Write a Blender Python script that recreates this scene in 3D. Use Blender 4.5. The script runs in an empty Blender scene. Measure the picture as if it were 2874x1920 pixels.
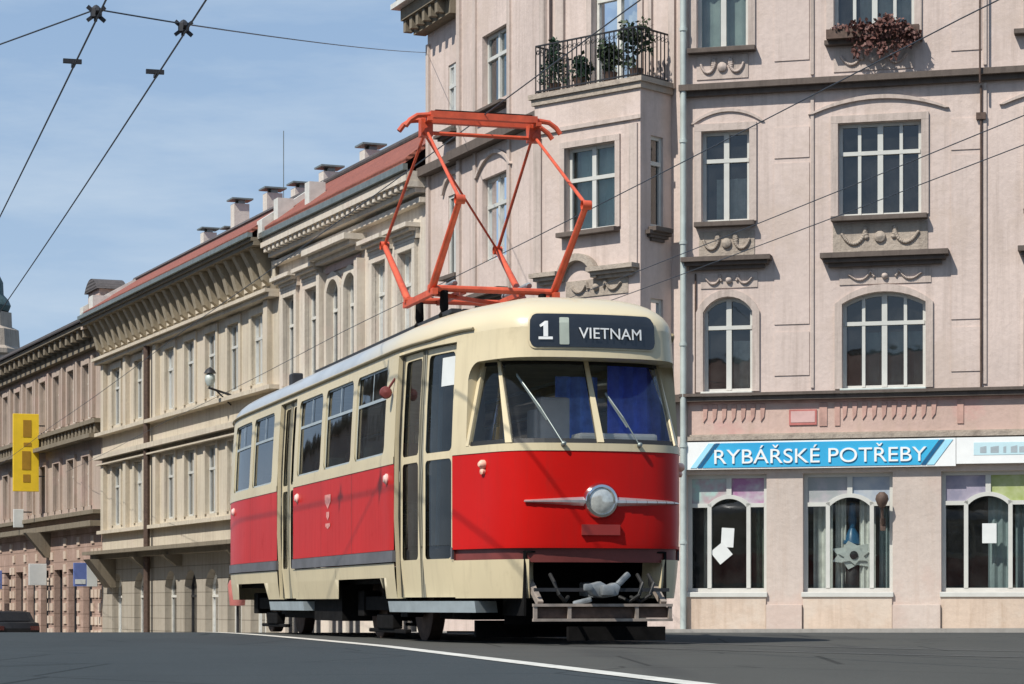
import bpy, bmesh, math, random
from mathutils import Vector, Matrix
random.seed(7)
R = math.radians
sc = bpy.context.scene
col = sc.collection
CAMZ = 0.31

# ------------------------------------------------------------------ materials
def nmat(name):
    m = bpy.data.materials.new(name); m.use_nodes = True
    nt = m.node_tree; nt.nodes.clear()
    return m, nt
def N(nt, t, **k):
    n = nt.nodes.new(t)
    for a, v in k.items():
        if a.startswith('i_'):
            n.inputs[a[2:].replace('_', ' ')].default_value = v
        else: setattr(n, a, v)
    return n
def c4(c): return (c[0], c[1], c[2], 1.0)
def mixc(nt, fac, a, b, blend='MIX'):
    n = nt.nodes.new('ShaderNodeMix'); n.data_type = 'RGBA'; n.blend_type = blend
    for sock, v in ((n.inputs[0], fac), (n.inputs[6], a), (n.inputs[7], b)):
        if isinstance(v, bpy.types.NodeSocket): nt.links.new(v, sock)
        elif isinstance(v, (tuple, list)): sock.default_value = c4(v)
        else: sock.default_value = v
    return n.outputs[2]
def noise(nt, vec, scale, detail=4, rough=.55, lo=None, hi=None):
    n = N(nt, 'ShaderNodeTexNoise'); n.inputs['Scale'].default_value = scale
    n.inputs['Detail'].default_value = detail; n.inputs['Roughness'].default_value = rough
    nt.links.new(vec, n.inputs['Vector'])
    o = n.outputs['Fac']
    if lo is not None:
        r = N(nt, 'ShaderNodeMapRange'); r.inputs['From Min'].default_value = lo; r.inputs['From Max'].default_value = hi
        nt.links.new(o, r.inputs['Value']); o = r.outputs['Result']
    return o
def scaled(nt, vec, s, rot=None):
    m = N(nt, 'ShaderNodeMapping'); m.inputs['Scale'].default_value = s
    if rot: m.inputs['Rotation'].default_value = rot
    nt.links.new(vec, m.inputs['Vector']); return m.outputs['Vector']
def finish(nt, color, rough=.6, metal=0., bump=None, bstr=.2, bdist=.01, coat=0., spec=.5, emis=None):
    p = N(nt, 'ShaderNodeBsdfPrincipled'); o = N(nt, 'ShaderNodeOutputMaterial')
    for key, v in (('Base Color', color), ('Roughness', rough), ('Metallic', metal)):
        if isinstance(v, bpy.types.NodeSocket): nt.links.new(v, p.inputs[key])
        else: p.inputs[key].default_value = c4(v) if key == 'Base Color' else v
    p.inputs['Coat Weight'].default_value = coat; p.inputs['Coat Roughness'].default_value = .06
    p.inputs['Specular IOR Level'].default_value = spec
    if bump is not None:
        b = N(nt, 'ShaderNodeBump'); b.inputs['Strength'].default_value = bstr; b.inputs['Distance'].default_value = bdist
        nt.links.new(bump, b.inputs['Height']); nt.links.new(b.outputs['Normal'], p.inputs['Normal'])
    nt.links.new(p.outputs[0], o.inputs[0])
    return p
def plain(name, c, rough=.5, metal=0., var=.12, scale=6., coat=0., bstr=0., spec=.5):
    m, nt = nmat(name)
    tc = N(nt, 'ShaderNodeTexCoord').outputs['Object']
    f = noise(nt, tc, scale, 5, .6, .3, .7)
    cc = mixc(nt, f, [x*(1-var) for x in c], [min(1, x*(1+var)) for x in c])
    r = N(nt, 'ShaderNodeMapRange'); r.inputs['To Min'].default_value = max(.02, rough-.08); r.inputs['To Max'].default_value = min(1, rough+.1)
    nt.links.new(noise(nt, tc, scale*2.3, 3), r.inputs['Value'])
    finish(nt, cc, r.outputs['Result'], metal, f if bstr else None, bstr, .005, coat, spec)
    return m
def plaster(name, c, stain, amt=.45, patch=None, course=None, bstr=.35):
    """weathered render: soft blotches, streaks running down, optional joints of large blocks"""
    m, nt = nmat(name)
    tc = N(nt, 'ShaderNodeTexCoord').outputs['Object']
    big = noise(nt, tc, .55, 6, .62, .32, .72)
    fine = noise(nt, tc, 9., 6, .65, .3, .7)
    base = mixc(nt, big, [x*.83 for x in c], [x*1.1 for x in c])
    base = mixc(nt, .35, base, mixc(nt, fine, [x*.82 for x in c], [x*1.12 for x in c]))
    streak = noise(nt, scaled(nt, tc, (2.4, 2.4, .13)), 2.2, 7, .7, .48, .76)
    mul = N(nt, 'ShaderNodeMath', operation='MULTIPLY'); mul.inputs[1].default_value = amt
    nt.links.new(streak, mul.inputs[0])
    base = mixc(nt, mul.outputs[0], base, stain)
    if patch:
        pm = noise(nt, tc, .7, 6, .65, .52, .62)
        mu = N(nt, 'ShaderNodeMath', operation='MULTIPLY'); mu.inputs[1].default_value = .6
        nt.links.new(pm, mu.inputs[0]); base = mixc(nt, mu.outputs[0], base, patch)
    hgt = fine
    if course:
        sx = N(nt, 'ShaderNodeSeparateXYZ'); nt.links.new(tc, sx.inputs[0])
        md = N(nt, 'ShaderNodeMath', operation='FRACT'); dv = N(nt, 'ShaderNodeMath', operation='DIVIDE')
        nt.links.new(sx.outputs['Z'], dv.inputs[0]); dv.inputs[1].default_value = course
        nt.links.new(dv.outputs[0], md.inputs[0])
        lt = N(nt, 'ShaderNodeMath', operation='LESS_THAN'); nt.links.new(md.outputs[0], lt.inputs[0]); lt.inputs[1].default_value = .07
        ml = N(nt, 'ShaderNodeMath', operation='MULTIPLY'); ml.inputs[1].default_value = .45; nt.links.new(lt.outputs[0], ml.inputs[0])
        base = mixc(nt, ml.outputs[0], base, [x*.4 for x in stain])
    finish(nt, base, .88, 0, hgt, bstr, .012, spec=.25)
    return m
def glass(name, tint=(.62, .68, .66), refl=1.5, rough=.015, thick=.06):
    m, nt = nmat(name)
    t = N(nt, 'ShaderNodeBsdfTransparent'); t.inputs[0].default_value = c4(tint)
    g = N(nt, 'ShaderNodeBsdfGlossy'); g.inputs['Roughness'].default_value = rough; g.inputs[0].default_value = (.95, .97, 1, 1)
    tc = N(nt, 'ShaderNodeTexCoord').outputs['Object']
    b = N(nt, 'ShaderNodeBump'); b.inputs['Strength'].default_value = .06; b.inputs['Distance'].default_value = .02
    nt.links.new(noise(nt, tc, 1.7, 2), b.inputs['Height']); nt.links.new(b.outputs['Normal'], g.inputs['Normal'])
    f = N(nt, 'ShaderNodeFresnel'); f.inputs['IOR'].default_value = 1.5
    mu = N(nt, 'ShaderNodeMath', operation='MULTIPLY'); mu.use_clamp = True; mu.inputs[1].default_value = refl
    nt.links.new(f.outputs[0], mu.inputs[0])
    d = N(nt, 'ShaderNodeBsdfDiffuse'); d.inputs[0].default_value = (.35, .35, .33, 1)
    dm = N(nt, 'ShaderNodeMixShader'); nt.links.new(t.outputs[0], dm.inputs[1]); nt.links.new(d.outputs[0], dm.inputs[2])
    dust = N(nt, 'ShaderNodeMath', operation='MULTIPLY'); dust.inputs[1].default_value = thick
    nt.links.new(noise(nt, tc, 2.5, 4, .6, .3, .75), dust.inputs[0]); nt.links.new(dust.outputs[0], dm.inputs[0])
    mx = N(nt, 'ShaderNodeMixShader'); nt.links.new(mu.outputs[0], mx.inputs[0]); nt.links.new(dm.outputs[0], mx.inputs[1]); nt.links.new(g.outputs[0], mx.inputs[2])
    o = N(nt, 'ShaderNodeOutputMaterial'); nt.links.new(mx.outputs[0], o.inputs[0])
    return m
def leafmat(name, a, b):
    m, nt = nmat(name)
    tc = N(nt, 'ShaderNodeTexCoord').outputs['Object']
    finish(nt, mixc(nt, noise(nt, tc, 14, 3, .6, .35, .65), a, b), .6, spec=.3)
    return m
def tiles(name, a, b):
    m, nt = nmat(name)
    tc = N(nt, 'ShaderNodeTexCoord').outputs['Object']
    f = noise(nt, tc, 1.2, 6, .7, .3, .7); g = noise(nt, scaled(nt, tc, (5, 5, 5)), 2.5, 3, .6, .35, .65)
    cc = mixc(nt, .5, mixc(nt, f, a, b), mixc(nt, g, [x*.7 for x in a], b))
    w = N(nt, 'ShaderNodeTexWave'); w.bands_direction = 'Z'; w.inputs['Scale'].default_value = 2.6; w.inputs['Distortion'].default_value = .6
    nt.links.new(tc, w.inputs['Vector'])
    finish(nt, cc, .8, 0, w.outputs['Fac'], .6, .03)
    return m
def asphalt(name, a, b, tone):
    m, nt = nmat(name)
    tc = N(nt, 'ShaderNodeTexCoord').outputs['Object']
    big = noise(nt, scaled(nt, tc, (.5, .12, 1)), .9, 6, .65, .3, .72)
    sp = noise(nt, tc, 85, 3, .7, .3, .7)
    cc = mixc(nt, big, a, b)
    cc = mixc(nt, .4, cc, mixc(nt, sp, [x*.55 for x in a], [x*1.5 for x in b]))
    pt = noise(nt, scaled(nt, tc, (.35, .05, 1), (0, 0, .28)), 2.0, 3, .5, .56, .6)
    ml = N(nt, 'ShaderNodeMath', operation='MULTIPLY'); ml.inputs[1].default_value = .8; nt.links.new(pt, ml.inputs[0])
    cc = mixc(nt, ml.outputs[0], cc, tone)
    v = N(nt, 'ShaderNodeTexVoronoi'); v.feature = 'DISTANCE_TO_EDGE'; v.inputs['Scale'].default_value = .55
    wv = mixc(nt, .12, tc, N(nt, 'ShaderNodeTexNoise').outputs['Color']); nt.links.new(wv, v.inputs['Vector'])
    lt = N(nt, 'ShaderNodeMath', operation='LESS_THAN'); lt.inputs[1].default_value = .006; nt.links.new(v.outputs['Distance'], lt.inputs[0])
    m3 = N(nt, 'ShaderNodeMath', operation='MULTIPLY'); m3.inputs[1].default_value = .6; nt.links.new(lt.outputs[0], m3.inputs[0])
    cc = mixc(nt, m3.outputs[0], cc, [x*.35 for x in a])
    finish(nt, cc, .9, 0, sp, .5, .004, spec=.08)
    return m

M = {}
M['pink'] = plaster('plaster_pink', (.59, .487, .435), (.29, .225, .185), .5, (.50, .405, .345))
M['pink_trim'] = plaster('plaster_trim', (.52, .435, .385), (.20, .17, .14), .7)
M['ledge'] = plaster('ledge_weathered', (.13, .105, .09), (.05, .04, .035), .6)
M['relief'] = plaster('relief_stone', (.40, .34, .28), (.15, .12, .10), .6, bstr=1.0)
M['frieze'] = plaster('frieze_faded_red', (.55, .40, .34), (.40, .30, .23), .5, (.56, .31, .28))
M['stone'] = plaster('stone_beige', (.55, .44, .35), (.30, .20, .13), .5, (.58, .50, .42))
M['pier'] = plaster('pier_pink', (.53, .45, .395), (.38, .28, .21), .45, (.50, .385, .33))
M['cream'] = plaster('plaster_cream', (.60, .54, .455), (.25, .19, .14), .52, (.56, .46, .39))
M['creampink'] = plaster('plaster_rose_panel', (.50, .37, .33), (.24, .17, .14), .4)
M['yellow'] = plaster('plaster_yellow', (.555, .49, .385), (.26, .20, .14), .58, (.53, .455, .37))
M['yellow_g'] = plaster('plaster_ground', (.36, .32, .26), (.13, .10, .07), .5, course=.42)
M['rose'] = plaster('plaster_rose', (.43, .345, .285), (.18, .135, .10), .65, (.46, .325, .28))
M['rose_g'] = plaster('plaster_brown_blocks', (.36, .25, .20), (.20, .12, .08), .4, (.50, .36, .30), course=.5)
M['frieze_shade_dark'] = plaster('frieze_shade_dark', (.22, .185, .135), (.06, .045, .03), .5)  # under-eave shade put into the colour; also serves other dark cornices
M['roof'] = tiles('roof_tiles', (.16, .045, .03), (.30, .095, .06))
M['roof_dark'] = tiles('roof_slate', (.05, .045, .045), (.10, .085, .08))
M['bracket'] = plaster('bracket_stone_shaded', (.34, .29, .21), (.06, .045, .03), .5)  # brackets darkened in colour to hold the eave shade
M['chim'] = plaster('chimney_render', (.62, .57, .51), (.25, .2, .17), .4)
M['zinc'] = plain('zinc', (.20, .23, .22), .45, .5, .2, 5)
M['zincl'] = plain('zinc_pale', (.45, .50, .47), .5, .15, .15, 3)
M['dark'] = plain('dark_metal', (.025, .025, .028), .5, .2, .3, 8)
M['soot'] = plain('sooty_iron', (.008, .0075, .0075), .85, 0, .4, 9, bstr=.2, spec=.12)
M['iron'] = plain('iron_rusty', (.10, .065, .05), .7, .3, .35, 12, bstr=.3)
M['white'] = plain('white_paint', (.53, .53, .49), .4, 0, .06, 4)
M['whited'] = plain('white_paint_old', (.58, .57, .52), .5, 0, .14, 5)
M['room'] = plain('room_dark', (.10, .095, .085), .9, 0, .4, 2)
M['lace'] = plain('lace_curtain', (.70, .70, .66), .9, 0, .2, 6)
M['drape'] = plain('brown_drape', (.16, .11, .09), .9, 0, .3, 6)
M['drapeg'] = plain('green_drape', (.16, .20, .16), .9, 0, .3, 6)
M['mint'] = plain('mint_blind', (.72, .90, .84), .9, 0, .15, 3)
M['greyblue'] = plain('greyblue_blind', (.30, .37, .38), .9, 0, .15, 3)
M['gl'] = glass('window_glass', (.68, .72, .68), 2.0)
M['glt'] = glass('tram_glass', (.50, .55, .54), .85, .02, .05)
M['glf'] = glass('windscreen_glass', (.95, .97, .96), .8, .02, .015)
M['gls'] = glass('shop_glass', (.70, .74, .72), 1.2, .01, .04)
def worn_paint(name, c, dirt, amt, rough, spec):
    m, nt = nmat(name); tc = N(nt, 'ShaderNodeTexCoord').outputs['Object']
    b = noise(nt, tc, 1.4, 3, .5, .3, .7); run = noise(nt, scaled(nt, tc, (5, 5, .5)), 2.4, 7, .7, .50, .80); spot = noise(nt, tc, 3.2, 8, .7, .58, .74)
    ad = N(nt, 'ShaderNodeMath', operation='ADD'); nt.links.new(run, ad.inputs[0]); nt.links.new(spot, ad.inputs[1])
    ml = N(nt, 'ShaderNodeMath', operation='MULTIPLY'); ml.use_clamp = True; nt.links.new(ad.outputs[0], ml.inputs[0]); ml.inputs[1].default_value = amt
    cc = mixc(nt, ml.outputs[0], mixc(nt, b, [x*.93 for x in c], [x*1.06 for x in c]), dirt)
    r = N(nt, 'ShaderNodeMapRange'); r.inputs['To Min'].default_value = rough-.06; r.inputs['To Max'].default_value = rough+.22; nt.links.new(ml.outputs[0], r.inputs['Value'])
    finish(nt, cc, r.outputs[0], 0, b, .14, .006, spec=spec); return m
M['red'] = worn_paint('tram_red_paint', (.50, .009, .007), (.24, .02, .015), .28, .38, .14)
M['creamp'] = worn_paint('tram_cream_paint', (.61, .52, .34), (.30, .24, .15), .30, .36, .35)
M['maroon'] = plain('tram_maroon', (.16, .035, .03), .45, 0, .2, 4)
M['strip'] = plain('grey_rub_strip', (.12, .12, .13), .5, .1, .25, 3)
M['olive'] = plain('door_edge_grey', (.26, .245, .19), .5, 0, .1, 4)
M['rubber'] = plain('black_rubber', (.012, .012, .012), .6, 0, .2, 6)
M['lining'] = plain('tram_lining', (.30, .28, .24), .8, 0, .2, 3)
M['ceil'] = plain('tram_ceiling', (.62, .58, .48), .8, 0, .2, 3)
M['seat'] = plain('seat_leather', (.10, .045, .035), .55, 0, .25, 6)
M['seatg'] = plain('seat_green', (.12, .17, .15), .5, 0, .25, 6)
M['curtain'] = plain('blue_curtain', (.10, .18, 1.), .85, 0, .3, 9)
M['curtain2'] = plain('slate_curtain', (.16, .30, .9), .85, 0, .3, 9)
M['steelg'] = plain('pale_steel', (.42, .48, .50), .45, .35, .12, 5)
M['trim'] = plain('polished_trim', (.74, .71, .68), .32, .85, .04, 3)
M['cast'] = plain('cast_steel', (.24, .26, .27), .55, .4, .35, 7, bstr=.3)
M['chrome'] = plain('chrome', (.72, .70, .68), .14, 1., .05, 3)
M['lens'] = plain('lamp_lens', (.62, .63, .58), .12, .4, .2, 22, coat=1.)
M['lamp'] = plain('marker_lens', (.85, .55, .48), .2, 0, .1, 9, coat=1.)
M['amber'] = plain('amber_lens', (.85, .50, .36), .2, 0, .1, 9, coat=1.)
M['pan'] = plain('pantograph_red', (.55, .085, .035), .5, 0, .25, 7)
M['steel'] = plain('rail_steel', (.12, .115, .11), .4, .8, .2, 8)
M['wire'] = plain('wire_dark', (.06, .07, .085), .5, .4, .2, 8)
M['enamel'] = plain('sign_white', (.78, .79, .77), .4, 0, .05, 3)
M['paper'] = plain('paper_white', (.62, .64, .62), .7, 0, .05, 5)
M['greyp'] = plain('grey_machine', (.42, .40, .39), .5, 0, .15, 5)
M['skyblue'] = plain('sign_cyan', (.35, .68, .82), .35, 0, .05, 3)
M['navy'] = plain('sign_navy', (.01, .10, .22), .35, 0, .1, 3)
M['yel'] = plain('sign_yellow', (.88, .60, .03), .45, 0, .08, 2)
M['ochre'] = plain('sign_ochre', (.40, .22, .02), .5, 0, .1, 4)
M['orn'] = plain('ornament_red', (.46, .28, .23), .8, 0, .25, 4)
M['redp'] = plain('red_plate', (.45, .15, .13), .4, 0, .15, 4)
M['plate'] = plain('plate_pale', (.58, .38, .35), .45, 0, .1, 4)
M['blue'] = plain('sign_blue', (.13, .18, .42), .4, 0, .1, 4)
M['carp'] = plain('car_black', (.010, .011, .014), .45, 0, .1, 3, spec=.25)
M['tail'] = plain('tail_lamp', (.06, .008, .008), .25, 0, .1, 5, coat=.8)
M['leafg'] = leafmat('leaf_green', (.025, .045, .022), (.06, .085, .04))
M['leafd'] = leafmat('leaf_conifer', (.018, .04, .025), (.04, .08, .045))
M['leafr'] = leafmat('leaf_russet', (.09, .04, .033), (.17, .08, .065))
M['concrete'] = plaster('kerb_stone', (.34, .32, .29), (.18, .16, .14), .4)
M['asph'] = asphalt('asphalt_grey', (.056, .057, .053), (.086, .085, .077), (.060, .060, .056))
M['asphb'] = asphalt('asphalt_new', (.038, .046, .050), (.054, .063, .067), (.044, .052, .056))
m, nt = nmat('road_paint'); tc = N(nt, 'ShaderNodeTexCoord').outputs['Object']
finish(nt, mixc(nt, noise(nt, tc, 7, 8, .75, .56, .66), mixc(nt, noise(nt, tc, 1.5, 4, .6, .3, .7), (.46, .45, .40), (.64, .62, .56)), (.15, .15, .14)), .75)
M['line'] = m
M['copper'] = plain('copper_green', (.06, .10, .10), .6, .1, .3, 3)
m, nt = nmat('tram_roof_tone')      # cream over the cab, blending to mottled grey towards the tail
tc = N(nt, 'ShaderNodeTexCoord').outputs['Object']; sx = N(nt, 'ShaderNodeSeparateXYZ'); nt.links.new(tc, sx.inputs[0])
mr = N(nt, 'ShaderNodeMapRange'); mr.inputs['From Min'].default_value = 2.3; mr.inputs['From Max'].default_value = 4.3; nt.links.new(sx.outputs['Y'], mr.inputs['Value'])
nz = noise(nt, tc, 2.2, 5, .6, .3, .7)
finish(nt, mixc(nt, mr.outputs[0], (.61, .52, .34), mixc(nt, nz, (.34, .355, .36), (.43, .445, .45))), .35, coat=.3)
M['troof'] = m
m, nt = nmat('sign_blue_print')      # the printed panel itself runs from deep to light blue
tc = N(nt, 'ShaderNodeTexCoord').outputs['Object']; g = N(nt, 'ShaderNodeTexNoise'); g.inputs['Scale'].default_value = .55; nt.links.new(tc, g.inputs['Vector'])
finish(nt, mixc(nt, g.outputs['Fac'], (.012, .22, .50), (.07, .52, .76)), .3, coat=.3)
M['print'] = m
def sticker(name, a, b, sc_=2.2):
    m, nt = nmat(name)
    tc = N(nt, 'ShaderNodeTexCoord').outputs['Object']
    finish(nt, mixc(nt, noise(nt, tc, sc_, 3, .6, .42, .62), a, b), .35, coat=.3)
    return m
M['st1'] = sticker('window_film_mint', (.36, .50, .46), (.42, .22, .26))
M['st2'] = sticker('window_film_mauve', (.45, .43, .45), (.34, .14, .28))
M['st3'] = sticker('window_film_grey', (.30, .32, .32), (.42, .38, .40))
M['st4'] = sticker('window_film_blue', (.28, .33, .40), (.40, .43, .45))
M['st5'] = sticker('window_film_violet', (.24, .23, .30), (.38, .34, .40))
M['st6'] = sticker('window_film_lime', (.28, .34, .10), (.42, .46, .25))

# ------------------------------------------------------------------ mesh helper
class MB:
    def __init__(s): s.v = []; s.f = []
    def vert(s, p): s.v.append(Vector(p)); return len(s.v)-1
    def face(s, pts): s.f.append([s.vert(p) for p in pts]); return s
    def box(s, x0, x1, y0, y1, z0, z1):
        if x0 > x1: x0, x1 = x1, x0
        if y0 > y1: y0, y1 = y1, y0
        if z0 > z1: z0, z1 = z1, z0
        b = len(s.v)
        for z in (z0, z1):
            for x, y in ((x0, y0), (x1, y0), (x1, y1), (x0, y1)): s.v.append(Vector((x, y, z)))
        for q in ((0, 3, 2, 1), (4, 5, 6, 7), (0, 1, 5, 4), (1, 2, 6, 5), (2, 3, 7, 6), (3, 0, 4, 7)): s.f.append([b+i for i in q])
        return s
    def bar(s, a, b, w, h=None, up=(0, 0, 1)):
        a = Vector(a); b = Vector(b); h = h or w
        d = (b-a).normalized(); u = Vector(up)
        if abs(d.dot(u)) > .98: u = Vector((1, 0, 0))
        x = d.cross(u).normalized(); y = x.cross(d)
        k = len(s.v)
        for p in (a, b):
            for i, j in ((-1, -1), (1, -1), (1, 1), (-1, 1)): s.v.append(p + x*i*w/2 + y*j*h/2)
        for q in ((0, 3, 2, 1), (4, 5, 6, 7), (0, 1, 5, 4), (1, 2, 6, 5), (2, 3, 7, 6), (3, 0, 4, 7)): s.f.append([k+i for i in q])
        return s
    def tube(s, pts, r, n=8, r2=None):
        pts = [Vector(p) for p in pts]; rings = []
        for i, p in enumerate(pts):
            d = (pts[min(i+1, len(pts)-1)] - pts[max(i-1, 0)]).normalized()
            u = Vector((0, 0, 1)) if abs(d.z) < .95 else Vector((1, 0, 0))
            x = d.cross(u).normalized(); y = x.cross(d)
            rr = r if r2 is None else r + (r2-r)*i/(len(pts)-1)
            rings.append([s.vert(p + (x*math.cos(t) + y*math.sin(t))*rr) for t in [2*math.pi*k/n for k in range(n)]])
        for a, b in zip(rings, rings[1:]):
            for k in range(n): s.f.append([a[k], a[(k+1) % n], b[(k+1) % n], b[k]])
        s.f.append(rings[0][::-1]); s.f.append(rings[-1])
        return s
    def lathe(s, prof, o, ax=(0, 0, 1), n=20):
        o = Vector(o); ax = Vector(ax).normalized(); u = Vector((0, 0, 1)) if abs(ax.z) < .9 else Vector((1, 0, 0))
        x = ax.cross(u).normalized(); y = ax.cross(x); rings = []
        for r, h in prof:
            rings.append([s.vert(o + ax*h + (x*math.cos(t)+y*math.sin(t))*max(r, 1e-4)) for t in [2*math.pi*k/n for k in range(n)]])
        for a, b in zip(rings, rings[1:]):
            for k in range(n): s.f.append([a[k], a[(k+1) % n], b[(k+1) % n], b[k]])
        return s
    def prism(s, out, fn, d0, d1):
        """outline in 2D, fn(a,b,d)->3D, extruded from d0 to d1"""
        n = len(out); a = [s.vert(fn(p[0], p[1], d0)) for p in out]; b = [s.vert(fn(p[0], p[1], d1)) for p in out]
        s.f.append(a[::-1]); s.f.append(b)
        for i in range(n): s.f.append([a[i], a[(i+1) % n], b[(i+1) % n], b[i]])
        return s
    def add(s, other, Mx=None):
        b = len(s.v); s.v += [(Mx @ v if Mx else v.copy()) for v in other.v]; s.f += [[b+i for i in f] for f in other.f]; return s
    def build(s, name, mat, parent=None, Mx=None, smooth=False, doubles=False, bevel=0, recalc=True):
        me = bpy.data.meshes.new(name)
        me.from_pydata([tuple(Mx @ v) if Mx else tuple(v) for v in s.v], [], s.f)
        bm = bmesh.new(); bm.from_mesh(me)
        if doubles: bmesh.ops.remove_doubles(bm, verts=bm.verts, dist=2e-4)
        if bevel:
            es = [e for e in bm.edges if len(e.link_faces) == 2 and e.calc_face_angle(0) > .9]
            bmesh.ops.bevel(bm, geom=es, offset=bevel, segments=2, affect='EDGES', profile=.6)
        if recalc: bmesh.ops.recalc_face_normals(bm, faces=bm.faces)
        bm.to_mesh(me); bm.free()
        me.materials.append(mat)
        if smooth:
            me.polygons.foreach_set('use_smooth', [True]*len(me.polygons))
            try: me.set_sharp_from_angle(angle=R(38))
            except Exception: pass
        o = bpy.data.objects.new(name, me); col.objects.link(o)
        if parent is not None: o.parent = parent
        return o
def tag(o, label=None, cat=None, group=None, kind=None):
    if label: o['label'] = label
    if cat: o['category'] = cat
    if group: o['group'] = group
    if kind: o['kind'] = kind
    return o
def empty(name, loc, label, cat, group=None, rz=0):
    o = bpy.data.objects.new(name, None); o.empty_display_size = .3; o.location = loc; o.rotation_euler = (0, 0, rz)
    col.objects.link(o); return tag(o, label, cat, group)
def text_mb(txt, size, depth=.01, squeeze=1., bold=0., left=False):
    cu = bpy.data.curves.new('lettering', 'FONT'); cu.body = txt; cu.size = size; cu.extrude = depth/2; cu.offset = bold
    cu.align_x = 'LEFT' if left else 'CENTER'; cu.align_y = 'CENTER'
    ob = bpy.data.objects.new('lettering', cu); col.objects.link(ob)
    bpy.context.view_layer.update()
    me = bpy.data.meshes.new_from_object(ob.evaluated_get(bpy.context.evaluated_depsgraph_get()))
    mb = MB(); mb.v = [Vector((v.co.x*squeeze, v.co.y, v.co.z)) for v in me.vertices]; mb.f = [list(p.vertices) for p in me.polygons]
    bpy.data.objects.remove(ob); bpy.data.curves.remove(cu); bpy.data.meshes.remove(me)
    return mb
def leaves(mb, blobs, n, size, droop=0.):
    for cx, cy, cz, rx, ry, rz in blobs:
        for _ in range(n):
            while True:
                p = Vector((random.uniform(-1, 1), random.uniform(-1, 1), random.uniform(-1, 1)))
                if p.length < 1: break
            p = Vector((cx+p.x*rx, cy+p.y*ry, cz+p.z*rz))
            a = Vector((random.gauss(0, 1), random.gauss(0, 1), random.gauss(-droop, 1))).normalized()
            b = a.cross(Vector((random.gauss(0, 1), random.gauss(0, 1), random.gauss(0, 1)))).normalized()
            L = size*random.uniform(.6, 1.4); W = L*.35
            mb.face([p, p+a*L*.5+b*W, p+a*L, p+a*L*.5-b*W])
    return mb

# ------------------------------------------------------------------ ground
def G(y):
    t = (y-33)/3
    return -.045-.022*3*(math.log1p(math.exp(t)) if t < 30 else t) if y < 160 else G(159.9) + (y-160)*.004
def frange(a, b, n): return [a+(b-a)*i/n for i in range(n+1)]
xs = [-900, -400, -200, -110, -70, -45] + frange(-30, 30, 60) + [45, 70, 110, 200, 400, 900]
ys = [-300, -100, -40, -15] + frange(0, 60, 120)[1:] + frange(60, 160, 50)[1:] + [200, 300, 500, 900]
mb = MB(); idx = [[mb.vert((x, y, G(y))) for x in xs] for y in ys]
for j in range(len(ys)-1):
    for i in range(len(xs)-1): mb.f.append([idx[j][i], idx[j][i+1], idx[j+1][i+1], idx[j+1][i]])
tag(mb.build('road', M['asph'], smooth=True), kind='structure')
# the white line and the darker lane on its left
def lx(y): return .072 - .1966*(y-14.22) - (.04*(y-19.73) if y > 19.73 else 0)
def strip_ground(name, fa, fb, y0, y1, n, dz, mat):
    mb = MB(); pts = [(fa(y), fb(y), y) for y in frange(y0, y1, n)]
    for (a0, b0, ya), (a1, b1, yb) in zip(pts, pts[1:]):
        mb.face([(a0, ya, G(ya)+dz), (b0, ya, G(ya)+dz), (b1, yb, G(yb)+dz), (a1, yb, G(yb)+dz)])
    return tag(mb.build(name, mat, doubles=True), kind='structure')
strip_ground('traffic_lane', lambda y: lx(y)-9, lambda y: lx(y)-.02, 2, 46, 60, .004, M['asphb'])
strip_ground('road_marking', lambda y: lx(y)-.075, lambda y: lx(y)+.075, 2, 34, 48, .008, M['line'])

# ------------------------------------------------------------------ frames of the facades
a15 = Vector((.964, -.2656, 0)).normalized()
C0 = Vector((3.435, 48.5, 0))
dch = Vector((-.749, .663, 0)).normalized()
CW = 3.44
C1 = C0 + dch*CW
e = Vector((-.3808, .9247, 0)).normalized()
def frame(o, x):
    x = Vector(x).normalized(); y = Vector((-x.y, x.x, 0)); z = Vector((0, 0, 1))
    m = Matrix((x, y, z)).transposed().to_4x4(); m.translation = o
    return m
FR = frame(C0, a15)                 # right facade, x to the right, y into the building
FC = frame(C1, -dch)                # chamfered corner, x from its left end
def FS(g): return frame(C1 + e*g, -e)   # street facade counted from a far point g towards the corner
def q_of(px, py=None, fr=FR, y=0.):
    """distance along a facade and height of a photo point measured on a 2347 px wide view"""
    k = (px*1.22454-1437)/6890
    o = fr @ Vector((0, y, 0)); d = fr.to_3x3() @ Vector((1, 0, 0))
    q = (k*o.y - o.x)/(d.x - k*d.y)
    dep = o.y + d.y*q
    return q, (CAMZ + (1382-py)/5627*dep if py is not None else None)
qx = lambda px: q_of(px)[0]

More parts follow.
